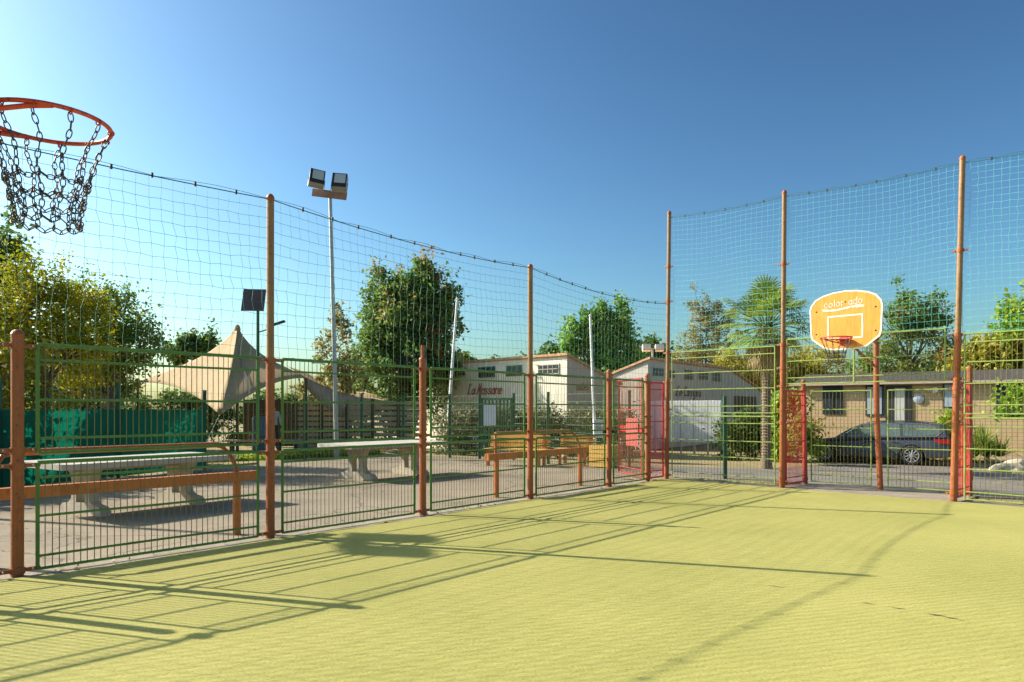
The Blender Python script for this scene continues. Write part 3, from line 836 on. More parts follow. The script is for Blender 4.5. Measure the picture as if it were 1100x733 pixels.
    for kk, ph in ((.58, 0), (.77, 1), (1.0, 0)):
        for i in range(N):
            a0 = 2 * math.pi * (i + .25) / N; a1 = 2 * math.pi * (i + 1.25) / N
            rd, dz = prof(kk)
            up = .018 if (i + ph) % 2 else -.012
            P = []
            m_ = 2 if kk > .7 else 3
            for q in range(m_ + 1):
                aa = a0 + (a1 - a0) * q / m_
                P.append(C + Vector((rd * math.cos(aa), rd * math.sin(aa), -dz - .022 * math.sin(math.pi * q / m_))))
            for q in range(m_):
                link(b, P[q], P[q + 1], .0095, .0025, (q % 2) * math.pi / 2 + .4)
            b.torus(P[0], .012, .0026, 12, 5, Matrix.Rotation(a0, 3, 'Z') @ Matrix.Rotation(R(90), 3, 'X'))
    cn = b.build('chain_net', M['chain'], t, smooth=True, fixn=False)
    hooks.build('hooks', M['ring'], cn, smooth=True)
    return t

far_c = Vector((5.77, 12.63, 0)) + V * 0.04
h1 = hoop_assembly('orange backboard with white square, white lettering and small chain net hoop', None, far_c, ANG_V + math.pi, 2.72, True, True, None, ring_r=.25)
# its support: leaning post behind the goal and an arm to the board
t = thing('hoop_support_post', 'slightly leaning orange post behind the goal that holds the backboard', 'post', (mid.x, mid.y, 0), ANG_V)
MB().tube([(0.03, 0, -.02), (-.04, 0, 1.4), (-.05, 0, 2.85)], .052, 12).build('shaft', M['post'], t)
MB().lathe([(.062, -.01), (.062, .02), (.03, .05), (.002, .055)], (-.05, 0, 2.85), 12).build('cap', M['post'], t)
loc = Matrix.Rotation(-ANG_V, 3, 'Z') @ (far_c - mid)
b = MB(); b.tube([(-.05, 0, 2.78), (loc.x, loc.y + .03, 2.95)], .035, 8); b.tube([(-.05, 0, 2.3), (loc.x, loc.y + .03, 2.72)], .022, 8)
b.tube([(loc.x - .4, loc.y + .03, 2.8), (loc.x + .4, loc.y + .03, 2.8)], .02, 8); b.tube([(loc.x - .4, loc.y + .03, 3.25), (loc.x + .4, loc.y + .03, 3.25)], .02, 8)
b.tube([(loc.x, loc.y + .03, 2.7), (loc.x, loc.y + .03, 3.3)], .025, 8)
b.build('arm', M['post'], t)
# near hoop, whose ring hangs into the picture at top left
nc = Vector((-1.95, 3.04, 0))
back = nc - NV * (.15 + .235)
h2 = hoop_assembly('large red basketball ring with hanging dark chain net at top left', None, (back.x, back.y, 0), math.atan2(NV.y, NV.x) - math.pi / 2, 2.70, True, True, None)

# ------------------------------------------------------------------ lean benches behind the left fence
def lean_bench(label, a, L, first=None):
    t = thing('lean_bench', label, 'bench', (a.x, a.y, 0), ANG_U, 'orange perch benches outside the left fence')
    MB().box((L / 2, 0, .68), (L + .5, .10, .115)).build('seat_beam', M['orangewood'], t)
    for x in (0, L):
        MB().tube([(x, 0, -.03), (x, 0, .625)], .048, 12).build('leg', M['orangewood'], t)
        MB().tube([(x, .02, .72), (x + .0, .02, .80), (x - .06, .06, .95), (x - .12, .12, 1.04), (x - .22, .16, 1.07)] if x else
                  [(x, .02, .72), (x, .02, .80), (x + .03, .06, .95), (x + .10, .12, 1.04), (x + .22, .16, 1.07)], .024, 8).build('bracket', M['post'], t)
    MB().tube([(0.15, .16, 1.07), (L - .15, .16, 1.07)], .035, 10).build('back_rail', M['orangewood'], t)
    return t
lean_bench('orange wooden perch bench with rail, in front of the nearer stone table', Vector((-3.37, 8.87, 0)) - U * 2.5, 2.5)
lean_bench('brown-orange perch bench with rail, in front of the yellow benches', Vector((-.27, 12.6, 0)), 2.55)

# ------------------------------------------------------------------ stone tables
def stone_table(label, c, ang):
    t = thing('stone_table', label, 'table', (c[0], c[1], -.03), ang, 'stone table tennis tables in the yard')
    L, W = 2.74, 1.40
    out = []
    for cx, cy, a0 in ((L / 2 - .12, W / 2 - .12, 0), (-L / 2 + .12, W / 2 - .12, 90), (-L / 2 + .12, -W / 2 + .12, 180), (L / 2 - .12, -W / 2 + .12, 270)):
        out += [(cx + .12 * math.cos(R(a0 + k * 22.5)), cy + .12 * math.sin(R(a0 + k * 22.5))) for k in range(5)]
    b = MB(); b.prism([(x, y, .70) for x, y in out], (0, 0, .08)); b.build('tabletop', M['tabletop'], t)
    b = MB(); b.box((0, 0, .66), (1.9, .12, .08)); b.build('beam', M['concrete'], t)
    for sx in (-.75, .75):
        b = MB()
        pr_ = [(-.60, 0), (.60, 0), (.60, .07), (.52, .13), (.36, .15), (.27, .20), (.24, .34), (.26, .50), (.33, .62), (.42, .699), (-.42, .699), (-.33, .62), (-.26, .50), (-.24, .34), (-.27, .20), (-.36, .15), (-.52, .13), (-.60, .07)]
        hole = [(-.12, .16), (.12, .16), (.13, .4), (.09, .52), (0, .56), (-.09, .52), (-.13, .4)]
        # leg built as left and right halves around the opening
        right = [(0, 0), (.60, 0), (.60, .07), (.52, .13), (.36, .15), (.27, .20), (.24, .34), (.26, .50), (.33, .62), (.42, .699), (0, .699), (0, .56), (.09, .52), (.13, .4), (.12, .16), (0, .16)]
        for s in (1, -1):
            b.prism([(sx - .07, s * y, z) for y, z in right], (.14, 0, 0))
        b.build('leg', M['concrete'], t)
    return t
stone_table('nearer stone table with pale rounded top, left of the first tall post', (-5.88, 11.3), math.atan2(.835, .55))
stone_table('farther stone table with pale rounded top, beside the middle short post', (-2.9, 16.5), math.atan2(.75, .66))

# ------------------------------------------------------------------ floodlights and lamp poles
def floodlight(label, base, h, gap=.36, rz=0.0, lean=(0, 0)):
    t = thing('floodlight_mast', label, 'floodlight', base, rz, 'floodlight masts')
    MB().tube([(0, 0, -.05), (lean[0], lean[1], h)], .07, 12, radii=[.085, .055]).build('pole', M['galv'], t)
    MB().box((lean[0], lean[1] - .07, h - .04), (1.1, .03, .24), Matrix.Rotation(R(7), 3, 'Y')).build('mounting_plate', M['rust'], t)
    for s, yaw, roll in ((-1, 20, 8), (1, 5, 3)):
        e = Euler((R(-22), R(roll), R(yaw))).to_matrix()
        c = Vector((lean[0] + s * gap, lean[1] - .22, h + (.40 if s < 0 else .28)))
        hd = MB().box(c, (.46, .26, .52), e, taper=1.0).build('lamp_head', M['galv'], t)
        MB().box(c + e @ Vector((0, -.135, 0.0)), (.45, .02, .51), e).build('bezel', M['black'], hd)
        MB().box(c + e @ Vector((.02, -.15, .05)), (.34, .012, .34), e).build('glass', M['lamp_glass'], hd)
        b = MB(); b.tube([c + e @ Vector((-.25, 0, 0)), c + e @ Vector((-.25, .02, -.33)), c + e @ Vector((.25, .02, -.33)), c + e @ Vector((.25, 0, 0))], .015, 6)
        b.build('yoke', M['galv'], hd)
    return t
fb = at(362, 23)
floodlight('tall grey mast with two floodlight heads standing behind the left fence', (fb.x, fb.y, 0), 8.35, lean=(-.22, 0))
sh = Vector((-1.26, 8.16, 0)) + TO_SUN * (7.0 * 1.588)
floodlight('floodlight mast left of the picture whose heads shade the turf', (sh.x, sh.y, 0), 6.75, gap=.44, rz=R(-75))
# solar lamp
sp_ = at(277, 24)
t = thing('solar_street_lamp', 'solar lamp post with dark tilted panel and short arm, right of the tent peak', 'street lamp', (sp_.x, sp_.y, 0))
MB().tube([(0, 0, -.05), (0, 0, 5.1)], .055, 10, radii=[.07, .05]).build('pole', M['dgreen'], t)
e = Euler((R(62), 0, R(8))).to_matrix()
MB().box((-.12, -.05, 5.12), (.72, .86, .04), e).build('solar_panel', M['solar'], t)
MB().tube([(0, 0, 4.05), (.35, -.05, 4.15)], .025, 8).build('arm', M['galv'], t)
MB().box((.62, -.08, 4.32), (.62, .16, .06), Euler((0, R(-18), 0)).to_matrix()).build('lamp_head', M['black'], t)
# white poles
def white_pole(label, base, top, r, name='flag_pole'):
    t = thing(name, label, 'pole', (base.x, base.y, -.03))
    d = Vector((top.x - base.x, top.y - base.y, top.z + .03))
    MB().tube([(0, 0, 0), d], r, 10, radii=[r * 1.25, r * .8]).build('pole', M['white'], t)
    MB().lathe([(r, 0), (r * 1.3, .03), (.004, .07)], d, 10).build('finial', M['white'], t)
    return t
b0 = at(479, 25.5); t0 = at(491, 25.5, hz(322, 25.5))
white_pole('white pole leaning to the right, beside the big dark green tree', b0, t0, .05)
b0 = at(640, 22); t0 = at(634, 22, hz(340, 22))
t = white_pole('tall thin white pole with a cabinet low on it, in front of the poplars', b0, t0, .042)
MB().box((.05, -.12, .95), (.26, .2, .55)).build('cabinet', M['white'], t)
MB().box((.05, -.23, 1.02), (.16, .01, .2)).build('cabinet_door', M['bluegrey'], t)
# small twin lamp among the poplars
b0 = at(701, 36)
t = thing('twin_lamp', 'small pale twin lamp on a pole beside the tall corner post', 'lamp', (b0.x, b0.y, -.35))
MB().tube([(0, 0, 0), (0, 0, 4.9)], .05, 8).build('pole', M['galv'], t)
for s in (-1, 1):
    MB().box((s * .32, -.1, 4.9), (.4, .25, .32), Euler((R(-15), 0, 0)).to_matrix()).build('lamp_head', M['cream'], t)

# ------------------------------------------------------------------ yard fence in dark green with posts
def yard_post(label, x, y, h, top_extra=0):
    t = thing('yard_fence_post', label, 'fence post', (x, y, -.03), 0, 'dark green posts of the yard fence')
    MB().box((0, 0, h / 2), (.075, .055, h)).build('shaft', M['dgreen'], t)
    MB().box((0, 0, h + .012), (.085, .065, .02)).build('cap', M['dgreen'], t)
    return t
FP = [(-11.3, 10.0), (-9.7, 13.7), (-8.75, 16.1), (-7.85, 18.5), (-6.3, 22.0), (-4.9, 23.6), (-3.6, 24.0), (-1.98, 23.0), (-1.0, 22.4), (0.05, 21.95), (1.02, 20.3), (3.0, 18.5)]
FL = ['left of the picture beside the green screen', 'at the left edge holding the green screen', 'standing in the middle of the green screen', 'at the right end of the green screen, under the tent',
      'at the right corner of the tent', 'in front of the weathered slat fence, its left part', 'in front of the weathered slat fence, its right part',
      'next to the foot of the leaning white pole', 'at the left side of the green gate', 'at the right side of the green gate', 'between the yellow benches', 'behind the red entrance frames']
for (x, y), l in zip(FP, FL):
    yard_post('dark green square fence post ' + l, x, y, 2.0 if y > 18 else 2.1)
yard_post('dark green square fence post outside the end fence, left of the palm', 4.69, 15.95, 1.8)
def wire_panel(label, a, c, z0, z1, mat, px=.11, pz=.2):
    a = Vector((*a, 0)); c = Vector((*c, 0)); d = c - a; L = d.length
    t = thing('wire_fence', label, 'fence', (a.x, a.y, -.03), math.atan2(d.y, d.x), 'wire mesh panels of the yard fence')
    b = MB(); n = int(L / px)
    for i in range(n + 1): b.tube([(L * i / n, 0, z0), (L * i / n, 0, z1)], .0028, 3, caps=False)
    m_ = int((z1 - z0) / pz)
    for j in range(m_ + 1): b.tube([(0, 0, z0 + (z1 - z0) * j / m_), (L, 0, z0 + (z1 - z0) * j / m_)], .0035, 3, caps=False)
    b.build('mesh', mat, t, fixn=False)
    return t
for i, j, l in ((0, 1, 'above the green screen at the left edge'), (1, 2, 'above the left half of the green screen'), (2, 3, 'above the right half of the green screen'), (3, 4, 'in front of the tent opening'), (4, 5, 'right of the tent'),
                (5, 6, 'in front of the weathered slats'), (6, 7, 'left of the leaning white pole'), (7, 8, 'left of the green gate'), (9, 10, 'in front of the hedge, right of the green gate'), (10, 11, 'behind the yellow box')):
    wire_panel('fine green wire mesh ' + l, FP[i], FP[j], .05, 1.95, M['wire'])
# shade cloth on the left part
def cloth(label, a, c, z0, z1):
    a = Vector((*a, 0)); c = Vector((*c, 0)); d = c - a; L = d.length
    b = MB(); n = 30; g = {}
    for i in range(n + 1):
        for j in range(7):
            k = j / 6
            g[i, j] = b.add([(L * i / n, -.05 + .018 * math.sin(i * 1.1) * (1 - .4 * k), z0 + (z1 + .012 * math.sin(i * .8) - z0) * k)])[0]
    for i in range(n):
        for j in range(6): b.f.append((g[i, j], g[i + 1, j], g[i + 1, j + 1], g[i, j + 1]))
    o = b.build('shade_cloth', M['screen'], None, smooth=True)
    o.location = (a.x, a.y, -.03); o.rotation_euler = (0, 0, math.atan2(d.y, d.x))
    return tag(o, label, 'shade cloth', 'green shade cloths tied to the yard fence')
cloth('dark green shade cloth tied to the fence at the left edge', FP[0], FP[1], .05, 1.52)
cloth('green shade cloth tied to the fence, behind the near end of the nearer table', FP[1], FP[2], .05, 1.52)
cloth('brighter green shade cloth tied to the fence, left of the tent opening', FP[2], FP[3], .05, 1.52)
# gate
ga = Vector((-1.0, 22.4, 0)) ; gb = Vector((.05, 21.95, 0)); d = gb - ga
t = thing('green_gate', 'dark green slatted gate with a grey notice sheet, under the red lettering', 'gate', (ga.x, ga.y, -.03), math.atan2(d.y, d.x))
b = MB(); W = d.length - .16
b.box((.08 + W / 2, 0, 1.85), (W, .05, .07)); b.box((.08 + W / 2, 0, .12), (W, .05, .07)); b.box((.08, 0, .98), (.06, .05, 1.8)); b.box((.08 + W, 0, .98), (.06, .05, 1.8))
b.build('frame', M['dgreen'], t)
b = MB()
for k in range(1, 8): b.box((.08 + W * k / 8, 0, .98), (.055, .02, 1.68))
b.build('slats', M['dgreen'], t)
MB().box((.36, -.045, 1.35), (.42, .012, .72)).build('notice', M['bluegrey'], t)
MB().tube([(W, -.06, 1.0), (W, -.06, 1.15)], .012, 6).build('handle', M['steel'], t)

# weathered slat fence behind the yard
a = Vector((-8.2, 27.2, 0)); c = Vector((-3.2, 27.2, 0)); L = (c - a).length
t = thing('slat_fence', 'weathered horizontal slat fence behind the farther table', 'fence', (a.x, a.y, 0))
b = MB()
for k in range(9):
    b.box((L / 2, random.uniform(-.01, .01), .15 + .2 * k), (L, .03, .13), Euler((0, random.uniform(-.003, .003), 0)).to_matrix())
b.build('slats', M['slat'], t)
for k in range(6):
    MB().box((.1 + (L - .2) * k / 5, -.06, .95), (.12, .08, 1.9)).build('post', M['darkwood'], t)

# yellow benches and box
def yellow_bench(label, p, ang, L, g='yellow slatted benches in the yard'):
    t = thing('yellow_bench', label, 'bench', (p.x, p.y, -.03), ang, g)
    b = MB()
    for k in range(4): b.box((0, -.22 + .14 * k, .45), (L, .11, .035))
    b.build('seat', M['yellow'], t)
    b = MB()
    for k in range(3): b.box((0, .29 + .02 * k, .55 + .12 * k), (L, .03, .095))
    b.build('backrest', M['yellow'], t)
    for s in (-1, 1):
        b = MB(); b.box((s * (L / 2 - .15), -.2, .21), (.07, .07, .43)); b.box((s * (L / 2 - .15), .26, .42), (.07, .06, .85)); b.box((s * (L / 2 - .15), .03, .40), (.06, .5, .05))
        b.build('leg', M['orangewood'], t)
    return t
p = at(554, 19.6); yellow_bench('longer yellow slatted bench in front of the green gate', p, R(-22), 1.75)
p = at(617, 19.8); yellow_bench('shorter yellow slatted bench left of the yellow box', p, R(-22), 1.0)
p = at(650, 19.2)
t = thing('yellow_box', 'yellow wooden planter box beside the red entrance frame', 'planter', (p.x, p.y, -.03), R(-35))
b = MB()
for k in range(5):
    z = .08 + .115 * k
    b.box((0, -.3, z), (.62, .03, .10)); b.box((0, .3, z), (.62, .03, .10)); b.box((-.295, 0, z), (.03, .56, .10)); b.box((.295, 0, z), (.03, .56, .10))
b.build('boards', M['yellow'], t)
MB().box((0, 0, .46), (.55, .55, .05)).build('soil', M['darkwood'], t)
p2 = (p.x, p.y)

# ------------------------------------------------------------------ foliage
def leaves_mesh(name, pts, tint, size, mat, parent=None, up_bias=.3, aspect=1.6):
    n = len(pts)
    nrm = rng.normal(size=(n, 3)); nrm[:, 2] = np.abs(nrm[:, 2]) * (1 + up_bias) ; nrm /= np.linalg.norm(nrm, axis=1)[:, None]
    tv = rng.normal(size=(n, 3)); tv -= (tv * nrm).sum(1)[:, None] * nrm; tv /= np.linalg.norm(tv, axis=1)[:, None]
    bv = np.cross(nrm, tv)
    s = size * rng.uniform(.6, 1.35, size=(n, 1))
    a = tv * s * aspect * .5; c = bv * s * .5
    fold = nrm * s * .12
    V4 = np.stack([pts - a, pts + c * .9 + fold, pts + a, pts - c * .9 + fold], 1).reshape(-1, 3)
    me = bpy.data.meshes.new(name)
    me.vertices.add(n * 4); me.vertices.foreach_set('co', V4.astype(np.float32).ravel())
    me.loops.add(n * 4); me.loops.foreach_set('vertex_index', np.arange(n * 4, dtype=np.int32))
    me.polygons.add(n); me.polygons.foreach_set('loop_start', np.arange(0, n * 4, 4, dtype=np.int32))
    try: me.polygons.foreach_set('loop_total', np.full(n, 4, dtype=np.int32))
    except Exception: pass
    at_ = me.attributes.new('tint', 'FLOAT', 'FACE'); at_.data.foreach_set('value', np.clip(tint, 0, 1).astype(np.float32))
    me.materials.append(mat); me.update(calc_edges=True); me.validate()
    o = bpy.data.objects.new(name, me); COL.objects.link(o)
    if parent: o.parent = parent
    return o

def tree(name, label, loc, blobs, trunk_h, trunk_r, mat, leaf=.12, dens=1.0, clump=.42, cat='tree', group=None, aspect=1.6, surf=.35, lean=0.0, trunkmat=None, spread=.42, shoots=.4):
    """blobs: (dx, dy, z, rx, rz, leaves)"""
    t = thing(name, label, cat, loc, random.uniform(0, .01), group)
    tb = MB()
    top = max(b_[2] for b_ in blobs)
    axis = [Vector((lean * k * .3 + .06 * math.sin(k * 2.1), .05 * math.sin(k * 1.3), (trunk_h) * k / 4 - .1)) for k in range(5)]
    tb.tube(axis, trunk_r, 9, radii=[trunk_r * (1.25 - .14 * k) for k in range(5)])
    tb.build('trunk', trunkmat or M['bark'], t, smooth=True)
    lb = MB()
    P = []; T = []
    for (dx, dy, z, rx, rz_, nl) in blobs:
        c = Vector((dx, dy, z)); base = axis[-1] if z > trunk_h * .8 else axis[2]
        m1 = base.lerp(c, .5) + Vector((random.uniform(-.15, .15), random.uniform(-.15, .15), -.1))
        r0 = trunk_r * .55 * min(1, rx / 1.0)
        lb.tube([base, m1, c], r0, 6, radii=[r0, r0 * .65, r0 * .35])
        nc_ = max(5, int(nl * dens / 60))
        u = rng.normal(size=(nc_, 3)); u /= np.linalg.norm(u, axis=1)[:, None]
        rr = rng.uniform(surf, 1.0, size=(nc_, 1)) ** .6
        rr = rr * rng.uniform(.8, 1.18, size=(nc_, 1))
        cc = np.array(c)[None, :] + u * rr * np.array([rx, rx, rz_])[None, :]
        sh_ = rng.uniform(size=nc_) < shoots
        cc[:, 2] += sh_ * np.abs(rng.normal(0, .32, nc_)) * rz_ * (u[:, 2] > -.1)
        per = int(nl * dens / nc_)
        cl = clump * rng.uniform(.55, 1.3, size=nc_)
        tb_ = rng.normal(.5, .17, size=nc_)
        for k in range(nc_):
            if k % 2 == 0:
                e_ = Vector(cc[k]); mm = c.lerp(e_, .5) + Vector((0, 0, random.uniform(-.1, .12)))
                lb.tube([c, mm, e_], r0 * .2, 4, caps=False, radii=[r0 * .32, r0 * .2, .008])
            q = rng.normal(size=(per, 3)) * cl[k] * spread * np.array([1, 1, 1.25 if sh_[k] else .85])
            P.append(cc[k] + q); T.append(np.clip(tb_[k] + rng.normal(0, .14, per), 0, 1))
    lb.build('limbs', trunkmat or M['bark'], t, fixn=False)
    leaves_mesh('crown', np.concatenate(P), np.concatenate(T), leaf, mat, t, aspect=aspect)
    return t

L_dark = leaf_mat('leaf_dark', [(0.035, 0.075, 0.018), (0.075, 0.15, 0.03), (0.14, 0.22, 0.05), (0.26, 0.22, 0.08)], .5)
L_yel = leaf_mat('leaf_yellow', [(0.09, 0.15, 0.015), (0.26, 0.29, 0.02), (0.48, 0.42, 0.025), (0.58, 0.46, 0.04)], .45)
L_mid = leaf_mat('leaf_mid', [(0.08, 0.15, 0.025), (0.17, 0.27, 0.045), (0.28, 0.36, 0.07), (0.46, 0.28, 0.09)], .5)
L_poplar = leaf_mat('leaf_poplar', [(0.07, 0.17, 0.03), (0.15, 0.30, 0.055), (0.26, 0.42, 0.09), (0.36, 0.48, 0.18)], .5)
L_tan = leaf_mat('leaf_tan', [(0.15, 0.15, 0.05), (0.27, 0.24, 0.08), (0.38, 0.31, 0.12), (0.46, 0.34, 0.17)], .5)
L_hedge = leaf_mat('leaf_hedge', [(0.09, 0.10, 0.04), (0.17, 0.18, 0.08), (0.28, 0.26, 0.14), (0.38, 0.31, 0.20)], .3)
L_bright = leaf_mat('leaf_bright', [(0.09, 0.19, 0.02), (0.20, 0.35, 0.03), (0.38, 0.50, 0.05), (0.58, 0.54, 0.07)], .45)
L_oliv = leaf_mat('leaf_olive_yellow', [(0.18, 0.19, 0.02), (0.33, 0.31, 0.035), (0.48, 0.42, 0.06), (0.55, 0.45, 0.10)], .4)
L_palm = leaf_mat('palm_leaf', [(0.05, 0.11, 0.018), (0.12, 0.21, 0.03), (0.24, 0.32, 0.05), (0.44, 0.42, 0.08)], .4)
L_dead = leaf_mat('palm_dead', [(0.20, 0.13, 0.05), (0.36, 0.25, 0.10), (0.45, 0.33, 0.15)], .2)

def B(px, py, d, rpx, rpy, n, dy=0.0, base=None):
    """blob seen at a pixel centre with pixel radii, as an offset from the tree's base at distance d"""
    return ((px - base) / F * d, dy, hz(py, d), rpx / F * d, rpy / F * d, n)
def trees():
    d = 21.5; bx = 8
    tree('broadleaf_tree', 'tall dark sparse tree rising highest at the left edge', at(bx, d), [B(2, 330, d, 34, 45, 2100, 0, bx), B(8, 280, d, 16, 28, 900, 0, bx), B(-30, 300, d, 34, 50, 1800, 0, bx)], 3.5, .16, L_dark, leaf=.13, clump=.5)
    d = 17.5; bx = 50
    tree('broadleaf_tree', 'tree with sunlit yellow-green leaves above the nearest fence panel', at(bx, d), [B(25, 340, d, 48, 42, 4854, 0, bx), B(72, 335, d, 34, 38, 3506, .6, bx), B(-25, 350, d, 45, 48, 3775, 0, bx), B(55, 385, d, 60, 36, 4584, .5, bx), B(40, 306, d, 30, 18, 1186, 0, bx)], 2.2, .13, L_yel, leaf=0.060, clump=.36)
    d = 20; bx = 118
    tree('broadleaf_tree', 'green tree with a few orange leaves, between the yellow tree and the tent', at(bx, d), [B(125, 342, d, 24, 32, 2048, 0, bx), B(105, 372, d, 42, 38, 3775, 0, bx), B(150, 372, d, 26, 26, 1725, 0, bx), B(85, 320, d, 16, 22, 862, 0, bx), B(100, 410, d, 36, 24, 1887, .5, bx), B(60, 415, d, 50, 22, 2427, .5, bx)], 2.0, .12, L_mid, leaf=0.068, clump=.38)
    d = 60
    for px, py, s in ((205, 366, 9), (225, 364, 10), (240, 362, 6), (190, 376, 10), (240, 372, 8)):
        pass
    tree('poplar_tree', 'small grey-green poplars far behind, left of the tent peak', at(212, d), [B(206, 372, d, 12, 14, 1500, 0, 212), B(224, 368, d, 9, 14, 1200, 0, 212), B(190, 380, d, 14, 12, 1200, 0, 212)], 3.5, .18, L_dark, leaf=.22, clump=.6)
    d = 33; bx = 436
    tree('broadleaf_tree', 'big dense dark green tree with reddish leaf clusters behind the middle of the left fence', at(bx, d), [
        B(440, 345, d, 42, 42, 5844, 0, bx), B(455, 303, d, 16, 20, 1899, 0, bx), B(470, 325, d, 24, 26, 2630, 0, bx), B(410, 315, d, 16, 24, 1827, 0, bx),
        B(434, 322, d, 20, 24, 2600, 0, bx), B(418, 350, d, 30, 36, 3799, 0, bx), B(465, 365, d, 28, 34, 3507, 0, bx), B(430, 395, d, 50, 30, 5479, 0, bx), B(400, 385, d, 26, 34, 2776, 0, bx), B(475, 395, d, 18, 26, 1606, 0, bx), B(430, 425, d, 52, 22, 3654, 0, bx)],
        4.0, .30, L_mid_red, leaf=0.120, clump=.48, surf=.35)
    d = 29; bx = 360
    tree('broadleaf_tree', 'thin sparse tree right beside the grey floodlight mast', at(bx, d), [B(362, 358, d, 12, 20, 405, 0, bx), B(356, 385, d, 14, 22, 585, 0, bx), B(372, 405, d, 20, 22, 900, 0, bx), B(345, 420, d, 22, 16, 675, 0, bx)], 3.0, .08, L_tan, leaf=0.120, clump=.4)
    d = 46; bx = 645
    tree('poplar_tree', 'bright green poplar clump between the two white buildings', at(bx, d, -.35), [
        B(648, 372, d, 14, 30, 1790, 0, bx), B(648, 338, d, 5, 22, 471, 0, bx), B(630, 350, d, 6, 24, 565, 0, bx), B(675, 358, d, 6, 24, 565, 0, bx), B(668, 335, d, 5, 20, 377, 0, bx), B(662, 372, d, 18, 36, 2453, 0, bx), B(625, 372, d, 20, 34, 2102, 0, bx), B(637, 342, d, 9, 16, 642, 0, bx), B(646, 338, d, 7, 14, 524, 0, bx), B(663, 346, d, 8, 16, 642, 0, bx),
        B(612, 355, d, 8, 22, 642, 0, bx), B(604, 378, d, 12, 18, 758, 0, bx), B(680, 385, d, 14, 20, 993, 0, bx), B(645, 400, d, 48, 24, 2921, 0, bx), B(655, 425, d, 40, 20, 1460, 0, bx)],
        5.0, .35, L_poplar, leaf=0.160, clump=.62, surf=.3)
    d = 50; bx = 700
    tree('broadleaf_tree', 'small round dark green tree directly left of the corner post, behind the roofs', at(bx, d, -.35), [B(702, 378, d, 14, 14, 1800, 0, bx), B(690, 392, d, 16, 12, 1500, 0, bx)], 5, .2, L_dark, leaf=.2, clump=.6)
    d = 52; bx = 515
    tree('broadleaf_tree', 'low bushy treetops just over the roof of the white cafe building', at(bx, d, -.35), [B(500, 386, d, 10, 8, 700, 0, bx), B(592, 377, d, 10, 8, 700, 0, bx), B(572, 385, d, 12, 8, 700, 0, bx), B(525, 390, d, 20, 8, 700, 0, bx)], 4, .2, L_dark, leaf=.2, clump=.6)
    d = 56; bx = 755
    tree('broadleaf_tree', 'sparse brownish tree left of the palm', at(bx, d, -.35), [B(752, 330, d, 13, 20, 1305, 0, bx), B(758, 350, d, 18, 24, 2088, 0, bx), B(778, 335, d, 13, 20, 870, 0, bx), B(780, 360, d, 18, 22, 1392, 0, bx), B(742, 372, d, 20, 18, 1740, 0, bx), B(765, 385, d, 40, 18, 3132, 0, bx), B(735, 390, d, 14, 12, 1044, 0, bx)], 4.2, .2, L_tan, leaf=0.112, clump=.5, surf=.35)
    d = 50; bx = 840
    tree('broadleaf_tree', 'olive yellow foliage behind the palm trunk and left goal post', at(bx, d, -.35), [B(790, 392, d, 26, 20, 4000, 0, bx), B(835, 395, d, 30, 22, 4800, 0, bx), B(880, 392, d, 34, 20, 4800, 0, bx)], 2.5, .15, L_oliv, leaf=.13, clump=.55)
    d = 36; bx = 975
    tree('broadleaf_tree', 'rounded sparse tree with reddish leaves behind the mobile home, right of the backboard', at(bx, d, -.35), [
        B(975, 330, d, 22, 24, 1249, 0, bx), B(962, 352, d, 22, 26, 1413, 0, bx), B(995, 345, d, 22, 26, 1358, 0, bx), B(970, 306, d, 10, 14, 379, 0, bx), B(1008, 330, d, 10, 20, 488, 0, bx),
        B(980, 385, d, 42, 24, 2827, 0, bx), B(940, 385, d, 22, 22, 1305, 0, bx), B(1015, 378, d, 14, 24, 870, 0, bx)], 4, .2, L_mid_red, leaf=0.112, clump=.5, surf=.35)
    d = 33; bx = 1080
    tree('willow_tree', 'drooping yellow-olive tree behind the mobile home at the right edge', at(bx, d, -.35), [B(1060, 385, d, 26, 24, 5500, 0, bx), B(1090, 378, d, 24, 28, 5500, 0, bx), B(1040, 395, d, 22, 16, 3000, 0, bx), B(1115, 385, d, 26, 28, 4000, 0, bx), B(1060, 410, d, 60, 12, 3500, 0, bx)], 3, .2, L_oliv, leaf=.12, clump=.5, aspect=3)
    d = 17; bx = 1150
    tree('broadleaf_tree', 'tree reaching in from the right edge with bright green leaves in tiers', at(bx, d, -.2), [B(1092, 322, d, 14, 11, 514, 0, bx), B(1085, 343, d, 20, 7, 514, 0, bx), B(1124, 308, d, 18, 18, 1029, 0, bx), B(1142, 340, d, 26, 20, 1144, 0, bx), B(1085, 415, d, 13, 8, 187, 0, bx), B(1080, 432, d, 10, 6, 114, 0, bx), B(1102, 425, d, 14, 14, 217, 0, bx), B(1140, 280, d, 24, 24, 915, 0, bx)], 2.6, .12, L_bright, leaf=0.080, clump=.3)
L_mid_red = leaf_mat('leaf_mid_reddish', [(0.065, 0.13, 0.03), (0.13, 0.22, 0.05), (0.22, 0.31, 0.08), (0.46, 0.22, 0.09)], .5)
trees()

